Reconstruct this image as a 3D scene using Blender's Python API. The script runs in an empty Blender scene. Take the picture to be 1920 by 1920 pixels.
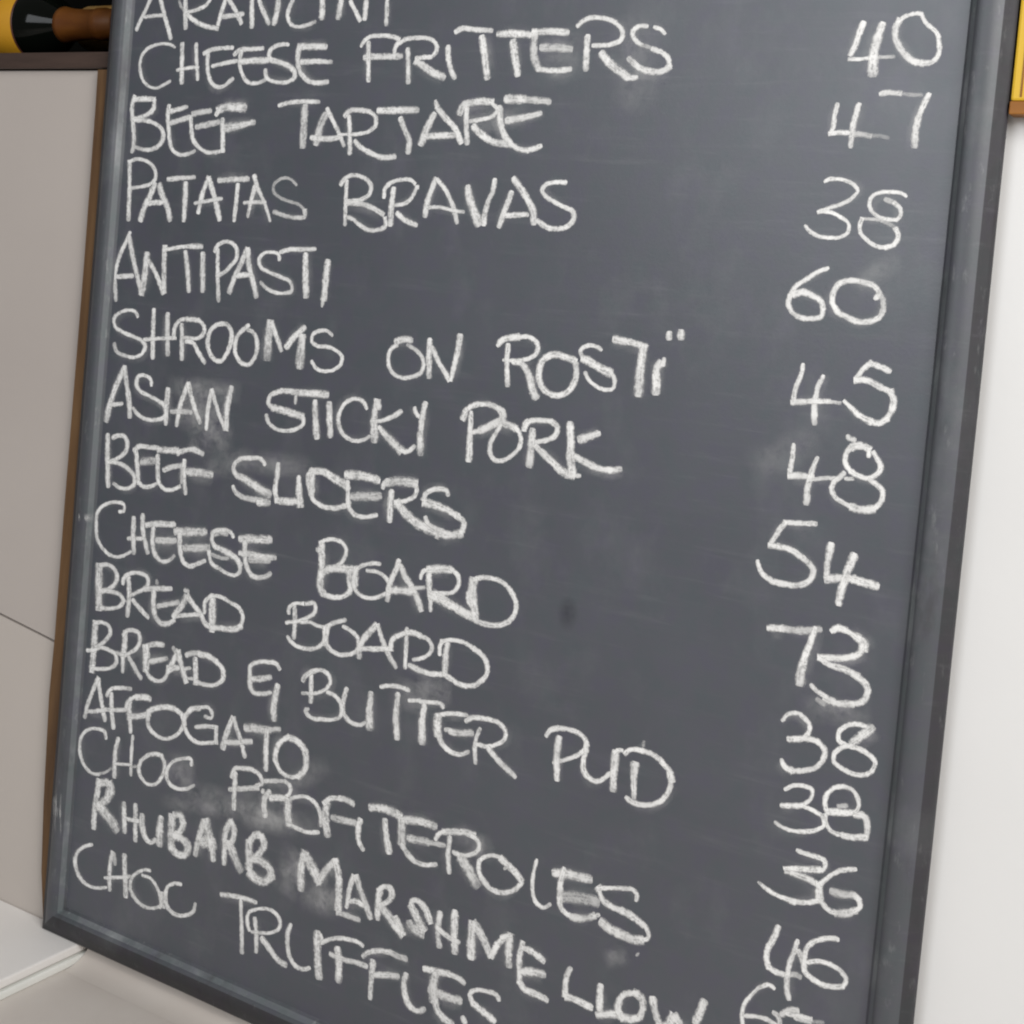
import bpy, bmesh, math, random
from mathutils import Matrix, Vector, noise
random.seed(7)
SC = bpy.context.scene
COL = SC.collection
R = math.radians

# ------------------------------------------------------------------ camera
# world axes: x to the right along the chalkboard, y into the wall, z up; metres
cd = bpy.data.cameras.new('camera')
cam = bpy.data.objects.new('camera', cd)
COL.objects.link(cam)
cam.matrix_world = Matrix(((0.85468908, -0.09867093, 0.50967698, 1.19494852),
                           (0.51152681, -0.00745799, -0.85923495, -1.07906549),
                           (0.08858268, 0.99509217, 0.04409857, 0.77729665),
                           (0, 0, 0, 1)))
cd.sensor_width = 36; cd.lens = 48.75
cd.shift_x = 0.0; cd.shift_y = -0.16336
cd.clip_start = 0.05; cd.clip_end = 60
SC.camera = cam

# ------------------------------------------------------------------ light
w = bpy.data.worlds.new('World'); SC.world = w; w.use_nodes = True
bg = w.node_tree.nodes['Background']
bg.inputs[0].default_value = (1.0, 0.95, 0.92, 1); bg.inputs[1].default_value = 0.175

def area(name, loc, aim, size, power, col):
    l = bpy.data.lights.new(name, 'AREA'); l.shape = 'RECTANGLE'
    l.size, l.size_y = size; l.energy = power; l.color = col
    o = bpy.data.objects.new(name, l); COL.objects.link(o)
    o.location = loc
    o.rotation_euler = (Vector(aim) - Vector(loc)).to_track_quat('-Z', 'Y').to_euler()
    return o
area('window_light', (2.35, -1.25, 1.75), (0.75, 0, 0.5), (1.0, 1.3), 54, (1.0, 0.985, 0.965))
area('far_window_light', (0.25, -2.7, 1.55), (0.7, 0, 0.6), (1.15, 1.15), 26, (0.93, 0.965, 1.0))

SC.view_settings.view_transform = 'Standard'
SC.view_settings.look = 'None'
SC.view_settings.exposure = 0.0
SC.view_settings.gamma = 1.0
SC.render.engine = 'CYCLES'
SC.cycles.transparent_max_bounces = 32
SC.cycles.filter_width = 2.1

# ------------------------------------------------------------------ materials
def mat(name):
    m = bpy.data.materials.new(name); m.use_nodes = True
    nt = m.node_tree; b = nt.nodes['Principled BSDF']
    return m, nt, b
def N(nt, t, **k):
    n = nt.nodes.new(t)
    for a, v in k.items(): setattr(n, a, v)
    return n
def noise_node(nt, scale, detail=4, rough=.55, vec=None, mapscale=None):
    n = N(nt, 'ShaderNodeTexNoise'); n.inputs['Scale'].default_value = scale
    n.inputs['Detail'].default_value = detail; n.inputs['Roughness'].default_value = rough
    tc = N(nt, 'ShaderNodeTexCoord') if vec is None else None
    src = tc.outputs['Object'] if tc else vec
    if mapscale:
        mp = N(nt, 'ShaderNodeMapping'); mp.inputs['Scale'].default_value = mapscale
        nt.links.new(src, mp.inputs[0]); src = mp.outputs[0]
    nt.links.new(src, n.inputs['Vector'])
    return n
def ramp(nt, fac, stops):
    r = N(nt, 'ShaderNodeValToRGB'); e = r.color_ramp.elements
    while len(e) < len(stops): e.new(.5)
    for i, (p, c) in enumerate(stops):
        e[i].position = p; e[i].color = (*c, 1) if len(c) == 3 else c
    nt.links.new(fac, r.inputs[0]); return r
def mix(nt, fac, a, b, mode='MIX'):
    m = N(nt, 'ShaderNodeMix', data_type='RGBA', blend_type=mode)
    for s, v in ((m.inputs[0], fac), (m.inputs[6], a), (m.inputs[7], b)):
        if hasattr(v, 'links'): nt.links.new(v, s)
        elif isinstance(v, (int, float)): s.default_value = v
        else: s.default_value = (*v, 1)
    return m.outputs[2]
def math_n(nt, op, a, b=None, c=None, clamp=False):
    m = N(nt, 'ShaderNodeMath', operation=op); m.use_clamp = clamp
    for i, v in enumerate((a, b, c)):
        if v is None: continue
        if hasattr(v, 'links'): nt.links.new(v, m.inputs[i])
        else: m.inputs[i].default_value = v
    return m.outputs[0]
def bump(nt, b, h, strength, dist):
    bp = N(nt, 'ShaderNodeBump'); bp.inputs['Strength'].default_value = strength
    bp.inputs['Distance'].default_value = dist
    nt.links.new(h, bp.inputs['Height']); nt.links.new(bp.outputs[0], b.inputs['Normal'])
def simple(name, stops, scale, rough, bmp=0.0, mapscale=None, bscale=None, spec=.5, detail=5):
    m, nt, b = mat(name)
    n = noise_node(nt, scale, detail, mapscale=mapscale)
    nt.links.new(ramp(nt, n.outputs['Fac'], stops).outputs[0], b.inputs['Base Color'])
    b.inputs['Roughness'].default_value = rough
    b.inputs['Specular IOR Level'].default_value = spec
    if bmp:
        n2 = noise_node(nt, bscale or scale * 4, 4, mapscale=mapscale)
        bump(nt, b, n2.outputs['Fac'], bmp, .001)
    return m

# blackboard paint: grey-blue slate colour with wiped chalk dust in it
def slate(name, dust, rough=.44, base=(.060, .066, .082), up=1.0, spec=.95, chips=0.0):
    m, nt, b = mat(name)
    big = noise_node(nt, 5.5, 5, .6)
    fine = noise_node(nt, 95, 3, .6)
    wipe = noise_node(nt, 14, 5, .62, mapscale=(1.0, 1.0, .7))
    hue = noise_node(nt, 48, 3, .6)
    c = mix(nt, ramp(nt, big.outputs['Fac'], [(.35, (0, 0, 0)), (.7, (1, 1, 1))]).outputs[0],
            tuple(v * .96 * up for v in base), tuple(v * 1.06 * up for v in base))
    tint = ramp(nt, hue.outputs['Fac'], [(.34, (.84, 1.0, .95)), (.5, (1, 1, 1)), (.66, (1.0, .90, 1.10))])
    c = mix(nt, .55, c, tint.outputs[0], 'MULTIPLY')
    d = ramp(nt, wipe.outputs['Fac'], [(.52, (0, 0, 0)), (.85, (1, 1, 1))])
    f = ramp(nt, fine.outputs['Fac'], [(.3, (.55, .55, .55)), (.7, (1, 1, 1))])
    amt = math_n(nt, 'MULTIPLY', d.outputs[0], f.outputs[0])
    amt = math_n(nt, 'MULTIPLY', amt, dust)
    c = mix(nt, amt, c, (.42, .43, .44))
    # fine scratches and wiped streaks from the cloth
    sc1 = noise_node(nt, 24, 5, .75, mapscale=(.22, 1, 3.2))
    sc2 = noise_node(nt, 210, 2, .6, mapscale=(.10, 1, 1.0))
    st = math_n(nt, 'MULTIPLY', ramp(nt, sc1.outputs['Fac'], [(.54, (0, 0, 0)), (.74, (1, 1, 1))]).outputs[0],
                ramp(nt, sc2.outputs['Fac'], [(.45, (.25, .25, .25)), (.66, (1, 1, 1))]).outputs[0])
    c = mix(nt, math_n(nt, 'MULTIPLY', st, .085), c, (.42, .43, .44))
    if chips:
        ch = noise_node(nt, 75, 4, .75, mapscale=(1.6, 1.6, .5))
        cm = ramp(nt, ch.outputs['Fac'], [(.60, (0, 0, 0)), (.72, (1, 1, 1))])
        c = mix(nt, math_n(nt, 'MULTIPLY', cm.outputs[0], chips), c, (.30, .31, .31))
        dk = noise_node(nt, 33, 4, .7, mapscale=(1.4, 1.4, .4))
        dm = ramp(nt, dk.outputs['Fac'], [(.56, (0, 0, 0)), (.74, (1, 1, 1))])
        c = mix(nt, math_n(nt, 'MULTIPLY', dm.outputs[0], .55), c, (.026, .024, .026))
    nt.links.new(c, b.inputs['Base Color'])
    rr = math_n(nt, 'MULTIPLY_ADD', big.outputs['Fac'], .18, rough - .09)
    nt.links.new(rr, b.inputs['Roughness'])
    b.inputs['Specular IOR Level'].default_value = spec
    n2 = noise_node(nt, 420, 3); bump(nt, b, n2.outputs['Fac'], .12, .0006)
    return m
M_PANEL = slate('blackboard_paint', .13)
M_RAIL = slate('painted_frame', .20, .5, (.058, .063, .073), spec=.7, chips=.22)
M_WORN = slate('worn_frame_edge', .8, .6, (.095, .107, .116), chips=.5)
M_SHADED = slate('shaded_scuffed_edge', .12, .62, (.040, .039, .043), spec=.3, chips=.16)  # frame paint darkened to stand in for shade and lost sheen; chips are scuffs
M_WOOD = simple('raw_pine_edge', [(.3, (.080, .043, .022)), (.55, (.145, .080, .036)), (.75, (.19, .11, .052))],
                9, .6, .3, mapscale=(6, 6, .6), spec=.25)
def plaster(name, c1, c2, rough=.55, b_=.15):
    return simple(name, [(.3, c1), (.7, c2)], 2.2, rough, b_, bscale=60, spec=.3)
M_WALLW = plaster('white_wall_paint', (.67, .67, .665), (.715, .715, .71))
M_WALLB = plaster('beige_panel_paint', (.46, .415, .385), (.50, .455, .42))
M_WALLC = plaster('beige_lower_paint', (.50, .455, .415), (.54, .49, .45))
M_TABLE = simple('grey_beige_tabletop', [(.3, (.53, .475, .43)), (.5, (.58, .53, .485)), (.72, (.63, .59, .545))], 4.5, .5, .12, bscale=90, spec=.35)
M_SLAB = simple('white_laminate', [(.3, (.80, .775, .745)), (.7, (.85, .825, .80))], 5, .42, .08, bscale=70, spec=.4)
M_SLABE = simple('white_slab_edge', [(.3, (.74, .75, .71)), (.7, (.83, .83, .79))], 20, .45, .1, spec=.4)
M_GAP = simple('shadow_gap_grey', [(.3, (.48, .47, .44)), (.7, (.54, .53, .50))], 30, .8, spec=.2)
M_LIP = simple('dark_shelf_wood', [(.3, (.040, .026, .021)), (.7, (.075, .048, .038))], 12, .5, .3, mapscale=(.5, 4, 4), spec=.3)
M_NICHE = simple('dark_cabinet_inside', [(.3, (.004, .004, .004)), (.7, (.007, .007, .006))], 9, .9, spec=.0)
M_GLASS = simple('dark_green_glass', [(.3, (.0015, .002, .0015)), (.7, (.003, .004, .003))], 6, .09, spec=.16)
M_YLABEL = simple('yellow_paper_label', [(.3, (.46, .22, .012)), (.7, (.56, .29, .018))], 14, .55, .1, spec=.3)
M_FOIL = simple('copper_foil', [(.3, (.075, .020, .004)), (.55, (.15, .052, .008)), (.75, (.27, .115, .018))], 22, .5, .6, mapscale=(.4, 1, 1), spec=.25)
M_FOILD = simple('dark_red_foil', [(.3, (.055, .018, .016)), (.7, (.09, .028, .020))], 26, .4, .5, spec=.5)
M_GOLD = simple('gold_foil', [(.3, (.70, .36, .08)), (.7, (.95, .62, .24))], 30, .35, .5, spec=.7)
M_GOLD.node_tree.nodes['Principled BSDF'].inputs['Metallic'].default_value = .35
M_YBOX = simple('yellow_carton', [(.25, (.50, .30, .012)), (.5, (.62, .39, .02)), (.8, (.68, .43, .045))], 7, .45, .1, mapscale=(6, 6, .5), spec=.4)
M_LEDGE = simple('orange_wood_ledge', [(.3, (.20, .075, .012)), (.7, (.30, .12, .02))], 12, .5, .2, mapscale=(.6, 4, 4), spec=.3)

# chalk laid on the panel: broken, grainy coverage that lets the board show through
def chalk_mat(name):
    m, nt, b = mat(name)
    nt.nodes.remove(b)
    outn = nt.nodes['Material Output']
    uv = N(nt, 'ShaderNodeUVMap', uv_map='UVMap')
    sep = N(nt, 'ShaderNodeSeparateXYZ'); nt.links.new(uv.outputs[0], sep.inputs[0])
    u, v = sep.outputs[0], sep.outputs[1]
    at = N(nt, 'ShaderNodeAttribute', attribute_name='press')
    sa = N(nt, 'ShaderNodeSeparateColor'); nt.links.new(at.outputs['Color'], sa.inputs[0])
    press, soft, fade = sa.outputs[0], sa.outputs[1], sa.outputs[2]
    av = math_n(nt, 'ABSOLUTE', v)
    rag = noise_node(nt, 330, 3, .6)                       # ragged rim
    rg = math_n(nt, 'MULTIPLY_ADD', rag.outputs['Fac'], .9, -.45)
    e = math_n(nt, 'ADD', av, rg)
    mr = N(nt, 'ShaderNodeMapRange', interpolation_type='SMOOTHSTEP')
    nt.links.new(e, mr.inputs[0]); mr.inputs[1].default_value = .36; mr.inputs[2].default_value = 1.06
    mr.inputs[3].default_value = 1; mr.inputs[4].default_value = 0
    hard = mr.outputs[0]
    g1 = noise_node(nt, 430, 3, .75)                        # board grain
    g2 = noise_node(nt, 120, 3, .6)                        # pressure
    sv = N(nt, 'ShaderNodeCombineXYZ')
    nt.links.new(math_n(nt, 'MULTIPLY', u, 60), sv.inputs[0]); nt.links.new(math_n(nt, 'MULTIPLY', v, 2.6), sv.inputs[1])
    g3 = noise_node(nt, 1.0, 2, .6, vec=sv.outputs[0])     # streaks along the stroke
    gs = math_n(nt, 'ADD', math_n(nt, 'MULTIPLY', g1.outputs['Fac'], 1.0), math_n(nt, 'MULTIPLY', g2.outputs['Fac'], .75))
    gs = math_n(nt, 'ADD', gs, math_n(nt, 'MULTIPLY', g3.outputs['Fac'], .85))
    gs = math_n(nt, 'SUBTRACT', gs, math_n(nt, 'MULTIPLY', at.outputs['Alpha'], .13))
    gr = N(nt, 'ShaderNodeMapRange', interpolation_type='SMOOTHSTEP')
    nt.links.new(gs, gr.inputs[0]); gr.inputs[1].default_value = .92; gr.inputs[2].default_value = 1.36
    gr.inputs[3].default_value = .42; gr.inputs[4].default_value = 1.0
    a_line = math_n(nt, 'MULTIPLY', hard, gr.outputs[0])
    q = math_n(nt, 'SUBTRACT', 1.0, math_n(nt, 'MULTIPLY', v, v), clamp=True)
    a_smear = math_n(nt, 'MULTIPLY', math_n(nt, 'MULTIPLY', q, q), math_n(nt, 'MULTIPLY_ADD', noise_node(nt, 70, 5, .7).outputs['Fac'], 2.6, -.75, clamp=True))
    mm = N(nt, 'ShaderNodeMix'); nt.links.new(soft, mm.inputs[0]); nt.links.new(a_line, mm.inputs[2]); nt.links.new(a_smear, mm.inputs[3])
    a = math_n(nt, 'MULTIPLY', mm.outputs[0], math_n(nt, 'MULTIPLY', press, fade), clamp=True)
    df = N(nt, 'ShaderNodeBsdfDiffuse')
    tone = ramp(nt, g2.outputs['Fac'], [(.3, (.80, .80, .79)), (.7, (.89, .89, .88))])
    nt.links.new(tone.outputs[0], df.inputs[0])
    tr = N(nt, 'ShaderNodeBsdfTransparent')
    ms = N(nt, 'ShaderNodeMixShader'); nt.links.new(a, ms.inputs[0]); nt.links.new(tr.outputs[0], ms.inputs[1]); nt.links.new(df.outputs[0], ms.inputs[2])
    nt.links.new(ms.outputs[0], outn.inputs['Surface'])
    return m
M_CHALK = chalk_mat('white_chalk')

# ------------------------------------------------------------------ helpers
def link(name, me, mats, parent=None, smooth=False):
    o = bpy.data.objects.new(name, me); COL.objects.link(o)
    for m_ in (mats if isinstance(mats, (list, tuple)) else [mats]): me.materials.append(m_)
    if smooth:
        for p in me.polygons: p.use_smooth = True
    if parent: o.parent = parent
    return o
def root(name, loc, label, cat, group=None):
    o = bpy.data.objects.new(name, None); COL.objects.link(o); o.location = loc
    o.empty_display_size = .05
    o['label'] = label; o['category'] = cat
    if group: o['group'] = group
    return o
def box(name, lo, hi, m, parent=None, bev=.001, top=None):
    bm = bmesh.new(); bmesh.ops.create_cube(bm, size=1)
    p0 = parent.location if parent else Vector((0, 0, 0))
    for v in bm.verts:
        v.co = Vector([lo[i] + (hi[i] - lo[i]) * (v.co[i] + .5) for i in range(3)]) - p0
    if top: top(bm)
    if bev: bmesh.ops.bevel(bm, geom=bm.edges[:], offset=bev, segments=2, affect='EDGES', profile=.6)
    me = bpy.data.meshes.new(name); bm.to_mesh(me); bm.free()
    return link(name, me, m, parent)
def prism_poly(name, pts, y0, y1, m, parent=None, bev=.0):
    """polygon given in the x-z plane, thickened from y0 to y1"""
    p0 = parent.location if parent else Vector((0, 0, 0))
    bm = bmesh.new()
    a = [bm.verts.new(Vector((x, y0, z)) - p0) for x, z in pts]
    b = [bm.verts.new(Vector((x, y1, z)) - p0) for x, z in pts]
    n = len(pts); bm.faces.new(a); bm.faces.new(b[::-1])
    for i in range(n): bm.faces.new((a[i], b[i], b[(i + 1) % n], a[(i + 1) % n]))
    bmesh.ops.recalc_face_normals(bm, faces=bm.faces[:])
    if bev: bmesh.ops.bevel(bm, geom=bm.edges[:], offset=bev, segments=2, affect='EDGES')
    me = bpy.data.meshes.new(name); bm.to_mesh(me); bm.free()
    return link(name, me, m, parent)
def lathe_x(name, prof, m, parent, seg=48, caps=True):
    """profile of (x, r) turned round the parent's x axis"""
    bm = bmesh.new(); rings = []
    for x, r in prof:
        rings.append([bm.verts.new((x, r * math.cos(2 * math.pi * i / seg), r * math.sin(2 * math.pi * i / seg))) for i in range(seg)])
    for a, b in zip(rings, rings[1:]):
        for i in range(seg): bm.faces.new((a[i], a[(i + 1) % seg], b[(i + 1) % seg], b[i]))
    if caps: bm.faces.new(rings[0][::-1]); bm.faces.new(rings[-1])
    bmesh.ops.recalc_face_normals(bm, faces=bm.faces[:])
    me = bpy.data.meshes.new(name); bm.to_mesh(me); bm.free()
    return link(name, me, m, parent, smooth=True)

# ------------------------------------------------------------------ the setting
ZT = -0.0216
tb = box('tabletop', (-1.6, -2.6, ZT - .04), (2.6, .03, ZT), M_TABLE, bev=0); tb['kind'] = 'structure'
wall = bpy.data.objects.new('wall', None); COL.objects.link(wall); wall.location = (0, .024, 0); wall['kind'] = 'structure'
XL, XR, XS = -1.6, 2.6, .35
def seam(x): return .3334 + (x + .1285) * (-.1348)
g = .0011
prism_poly('wall_panel', [(XL, seam(XL) + g), (XS, seam(XS) + g), (XS, .975), (XL, .975)], .024, .05, M_WALLB, wall, bev=.0012)['label'] = 'upper beige panel left of the board'
prism_poly('wall_panel', [(XL, ZT - .01), (XS, ZT - .01), (XS, seam(XS) - g), (XL, seam(XL) - g)], .0244, .05, M_WALLC, wall, bev=.0)['label'] = 'lower beige panel left of the board'
prism_poly('wall_panel', [(XS + .001, ZT), (XR, ZT), (XR, .975), (XS + .001, .975)], .024, .05, M_WALLW, wall)['label'] = 'bright white painted stretch right of the board'
prism_poly('wall_backing', [(XL, ZT), (XR, ZT), (XR, .975), (XL, .975)], .052, .07, M_GAP, wall)
# open cabinet niche above, where the bottles lie
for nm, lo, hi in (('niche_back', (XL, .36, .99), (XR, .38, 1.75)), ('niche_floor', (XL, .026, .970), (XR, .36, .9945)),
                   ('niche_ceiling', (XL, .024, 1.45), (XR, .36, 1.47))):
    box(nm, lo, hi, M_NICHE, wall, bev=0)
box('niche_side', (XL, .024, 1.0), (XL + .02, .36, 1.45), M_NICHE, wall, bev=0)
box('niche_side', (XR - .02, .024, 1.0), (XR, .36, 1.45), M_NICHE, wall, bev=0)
box('shelf_lip', (XL, .016, .9765), (.93, .026, .9945), M_LIP, wall, bev=.0015)
box('header', (XL, .010, 1.45), (XR, .024, 1.9), M_WALLW, wall, bev=.001)

bm = bmesh.new(); rws = []
for x in (.0605, XR):
    rws.append([bm.verts.new(Vector((x, .0238 - .036 * (1 - math.sin(a_)), ZT + .0002 + .021 * (1 - math.cos(a_)))) - wall.location) for a_ in [i * math.pi / 24 for i in range(13)]])
for j in range(12):
    bm.faces.new((rws[0][j], rws[1][j], rws[1][j + 1], rws[0][j + 1]))
me = bpy.data.meshes.new('cove'); bm.to_mesh(me); bm.free()
link('cove', me, M_TABLE, wall, smooth=True)

# thin white two-layer slab under the lower left corner
sl = root('white_slab', (-.4, -.3, ZT), 'thin white two-layer slab on the tabletop under the lower left corner of the chalkboard', 'slab')
box('upper_layer', (-1.2, -.95, -.0100), (.0580, .0238, 0.0), [M_SLAB], sl, bev=.0022)
box('lower_layer', (-1.2, -.95, ZT), (.0600, .0238, -.0128), [M_SLABE], sl, bev=.0022)
box('core_layer', (-1.19, -.94, -.0128), (.0545, .0236, -.0100), [M_GAP], sl, bev=0)

# ------------------------------------------------------------------ the chalkboard
W, H, RW = .9640, 1.24, .0362
YP = .008                                                  # face of the writing panel
bd = root('chalkboard', (0, .0, 0), 'slate grey framed menu chalkboard with white handwritten dishes and prices', 'chalkboard')
box('writing_panel', (.004, YP, .004), (W - .004, YP + .0055, H - .004), M_PANEL, bd, bev=0)
# raw backing board, a little wider on the left
prism_poly('back_board', [(-.0060, .004), (-.0150, .06), (-.0200, .14), (-.0240, .262), (-.0220, .33), (-.0222, .48), (-.0200, .755), (-.0205, .935), (-.0212, .974), (.001, .974),
                          (.001, H - .02), (W - .01, H - .02), (W - .01, .004)], .0137, .0236, M_WOOD, bd)
# moulding section: u from the outer edge inwards, h = depth in front of the wall side (y, smaller is nearer)
PROF = [(0, .0136), (0, .0088), (.0010, .0068), (.0030, .0056), (.0060, .0044), (.0090, .0028), (.0120, .0010), (.0150, -.0004),
        (.0185, -.0014), (.0220, -.0016), (.0255, -.0012), (.0280, -.0002), (.0292, .0012), (.0312, .0034), (.0332, .0058), (.0350, .0076), (RW, YP + .0005)]
WORN_FROM, WORN_TO = 12, 14
def rail(name, a, b, inward, label=None):
    """sweep PROF from corner a to corner b with mitred ends, wandering very slightly like real timber"""
    a = Vector((a[0], 0, a[1])); b = Vector((b[0], 0, b[1])); d = (b - a); L = d.length; d.normalize()
    inn = Vector((inward[0], 0, inward[1])); seg = 40
    bm = bmesh.new(); rows = []
    for i in range(seg + 1):
        row = []
        for u, y in PROF:
            s0, s1 = u, L - u
            s = s0 + (s1 - s0) * i / seg
            k = math.sin(math.pi * i / seg)
            wob = noise.noise(Vector((s * 4.1, a.x * 3 + a.z, 1.7))) * .0009 * k
            nk = noise.noise(Vector((s * 31, u * 400, 5.2 + a.x))) * .00022
            p = a + d * s + inn * (u + wob); p.y = y + nk
            row.append(bm.verts.new(p))
        rows.append(row)
    for r0, r1 in zip(rows, rows[1:]):
        for j in range(len(PROF) - 1):
            f = bm.faces.new((r0[j], r0[j + 1], r1[j + 1], r1[j]))
            f.smooth = True
            if WORN_FROM <= j < WORN_TO: f.material_index = 1
            if j < (10 if inward[1] > 0 else 5): f.material_index = 2  # painted shade: outer slopes, and most of the down-facing bottom rail
    bmesh.ops.recalc_face_normals(bm, faces=bm.faces[:])
    # faces must look to -y
    s = sum(f.normal.y for f in bm.faces)
    if s > 0: bmesh.ops.reverse_faces(bm, faces=bm.faces[:])
    me = bpy.data.meshes.new(name); bm.to_mesh(me); bm.free()
    o = link(name, me, [M_RAIL, M_WORN, M_SHADED], bd)
    if label: o['label'] = label
    return o
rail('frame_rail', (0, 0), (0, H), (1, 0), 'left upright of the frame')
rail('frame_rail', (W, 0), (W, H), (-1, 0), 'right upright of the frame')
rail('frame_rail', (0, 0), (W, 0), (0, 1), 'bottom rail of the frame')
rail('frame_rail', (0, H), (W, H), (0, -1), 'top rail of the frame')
box('foot', (W - .12, .002, ZT), (W - .06, .022, .0), M_WOOD, bd, bev=.001)

# ------------------------------------------------------------------ chalk writing
def spline(P, step=.0016):
    """centripetal-ish Catmull-Rom through (x, z, w)"""
    if len(P) == 2:
        a, b = P; n = max(2, int((Vector(b[:2]) - Vector(a[:2])).length / step))
        return [tuple(a[k] + (b[k] - a[k]) * i / n for k in range(3)) for i in range(n + 1)]
    out = []
    Q = [tuple(2 * P[0][k] - P[1][k] for k in range(3))] + P + [tuple(2 * P[-1][k] - P[-2][k] for k in range(3))]
    for i in range(1, len(Q) - 2):
        p0, p1, p2, p3 = Q[i - 1:i + 3]
        L = math.hypot(p2[0] - p1[0], p2[1] - p1[1]); n = max(2, int(L / step))
        # tangents scaled so that uneven spacing does not overshoot
        def tang(a, b, c):
            d0 = max(1e-6, math.hypot(b[0] - a[0], b[1] - a[1])); d1 = max(1e-6, math.hypot(c[0] - b[0], c[1] - b[1]))
            return [((b[k] - a[k]) / d0 * d1 + (c[k] - b[k]) / d1 * d0) / (d0 + d1) * L for k in range(3)]
        t1, t2 = tang(p0, p1, p2), tang(p1, p2, p3)
        for j in range(n):
            t = j / n; h00 = 2 * t**3 - 3 * t * t + 1; h10 = t**3 - 2 * t * t + t; h01 = -2 * t**3 + 3 * t * t; h11 = t**3 - t * t
            out.append(tuple(h00 * p1[k] + h10 * t1[k] + h01 * p2[k] + h11 * t2[k] for k in range(3)))
    out.append(P[-1]); return out

layer = 0
def prof_y(u):
    u = max(0.0012, min(RW, u))
    for (u0, y0), (u1, y1) in zip(PROF[1:], PROF[2:]):
        if u <= u1: return y0 + (y1 - y0) * (u - u0) / max(1e-6, u1 - u0)
    return YP
def word_object(name, label, strokes, smear=False):
    global layer
    vs, fs, uvs, cols = [], [], [], []
    ends = [(i, e) for i, (q_, P) in enumerate(strokes) if q_ > 0 for e in (P[0], P[-1])]
    for si, (press, P) in enumerate(strokes):
        free = [all(i == si or math.hypot(e[0] - q[0], e[1] - q[1]) > .0045 for i, e in ends) for q in (P[0], P[-1])]
        layer += 1; smear_ = smear or press < 0; press = abs(press)
        yy = YP - (.00010 if smear_ else .00018) - (layer % 24) * .000012
        P = list(P)
        for e_, (i0, i1) in enumerate(((0, 1), (-1, -2))):       # joined ends run a little into each other
            if not free[e_] and not smear_:
                a, b = P[i0], P[i1]; L = math.hypot(a[0] - b[0], a[1] - b[1])
                q = min(.3 * a[2], .3 * L) / max(L, 1e-6)
                P[i0] = (a[0] + (a[0] - b[0]) * q, a[1] + (a[1] - b[1]) * q, a[2])
        S = spline(P, .0016 if not smear_ else .004); n = len(S); acc = 0; base = len(vs)
        arc = [0.0]
        for a, b in zip(S, S[1:]): arc.append(arc[-1] + math.hypot(b[0] - a[0], b[1] - a[1]))
        for i, (x, z, wd) in enumerate(S):
            a = S[max(i - 1, 0)]; b = S[min(i + 1, n - 1)]
            dx, dz = b[0] - a[0], b[1] - a[1]; L = math.hypot(dx, dz) or 1
            if i: acc += math.hypot(x - S[i - 1][0], z - S[i - 1][1])
            nx, nz = -dz / L, dx / L
            k = noise.noise(Vector((x * 90, z * 90, layer * .37)))
            hw = wd * .5 * ((1.38 + .20 * k) if not smear_ else 1.0)
            if not smear_:                                   # rounded, unevenly worn ends
                ed = min(arc[i] if free[0] else 9, arc[-1] - arc[i] if free[1] else 9) / max(hw, 1e-6)
                if ed < .9: hw *= .66 + .34 * math.sqrt(max(0, 1 - (1 - ed / .9) ** 2))
            t = i / (n - 1)
            fade = 1.0
            if smear_: fade = math.sin(math.pi * min(1, max(0, t))) ** .8
            else:
                pr = noise.noise(Vector((acc * 38, layer * 1.3, 2.2)))
                fade = min(1.0, .93 + .20 * pr)
                rr_ = random.Random(layer)
                if t > .8 and free[1]: fade *= 1 - (t - .8) / .2 * rr_.uniform(0, .45)
                if wd > .0088 and free[1] and t > .5: fade *= 1 - (t - .5) / .5 * rr_.choice((0, .3, .6))
                fade *= min(1.0, 1.0 + .25 * noise.noise(Vector((acc * 130, layer * 2.1, 8.8))))
            for j, v in enumerate((-1.0, -.34, .34, 1.0)):
                xx = x + nx * hw * v; yv = yy
                if smear_ and xx < RW: yv = prof_y(xx) - .0003
                vs.append((xx, yv - acc * .00006, z + nz * hw * v)); uvs.append((acc + layer * .31, v))
                cols.append((press, 1.0 if smear_ else 0.0, fade, max(0, min(1, (wd - .0055) / .006))))
        for i in range(n - 1):
            for j in range(3):
                q = base + i * 4 + j; fs.append((q, q + 1, q + 5, q + 4))
    me = bpy.data.meshes.new(name); me.from_pydata(vs, [], fs)
    uvl = me.uv_layers.new(name='UVMap'); at = me.color_attributes.new('press', 'FLOAT_COLOR', 'POINT')
    for lp in me.loops: uvl.data[lp.index].uv = uvs[lp.vertex_index]
    for i, c in enumerate(cols): at.data[i].color = c
    o = link(name, me, M_CHALK, bd, smooth=True)
    o['label'] = label
    return o

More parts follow.
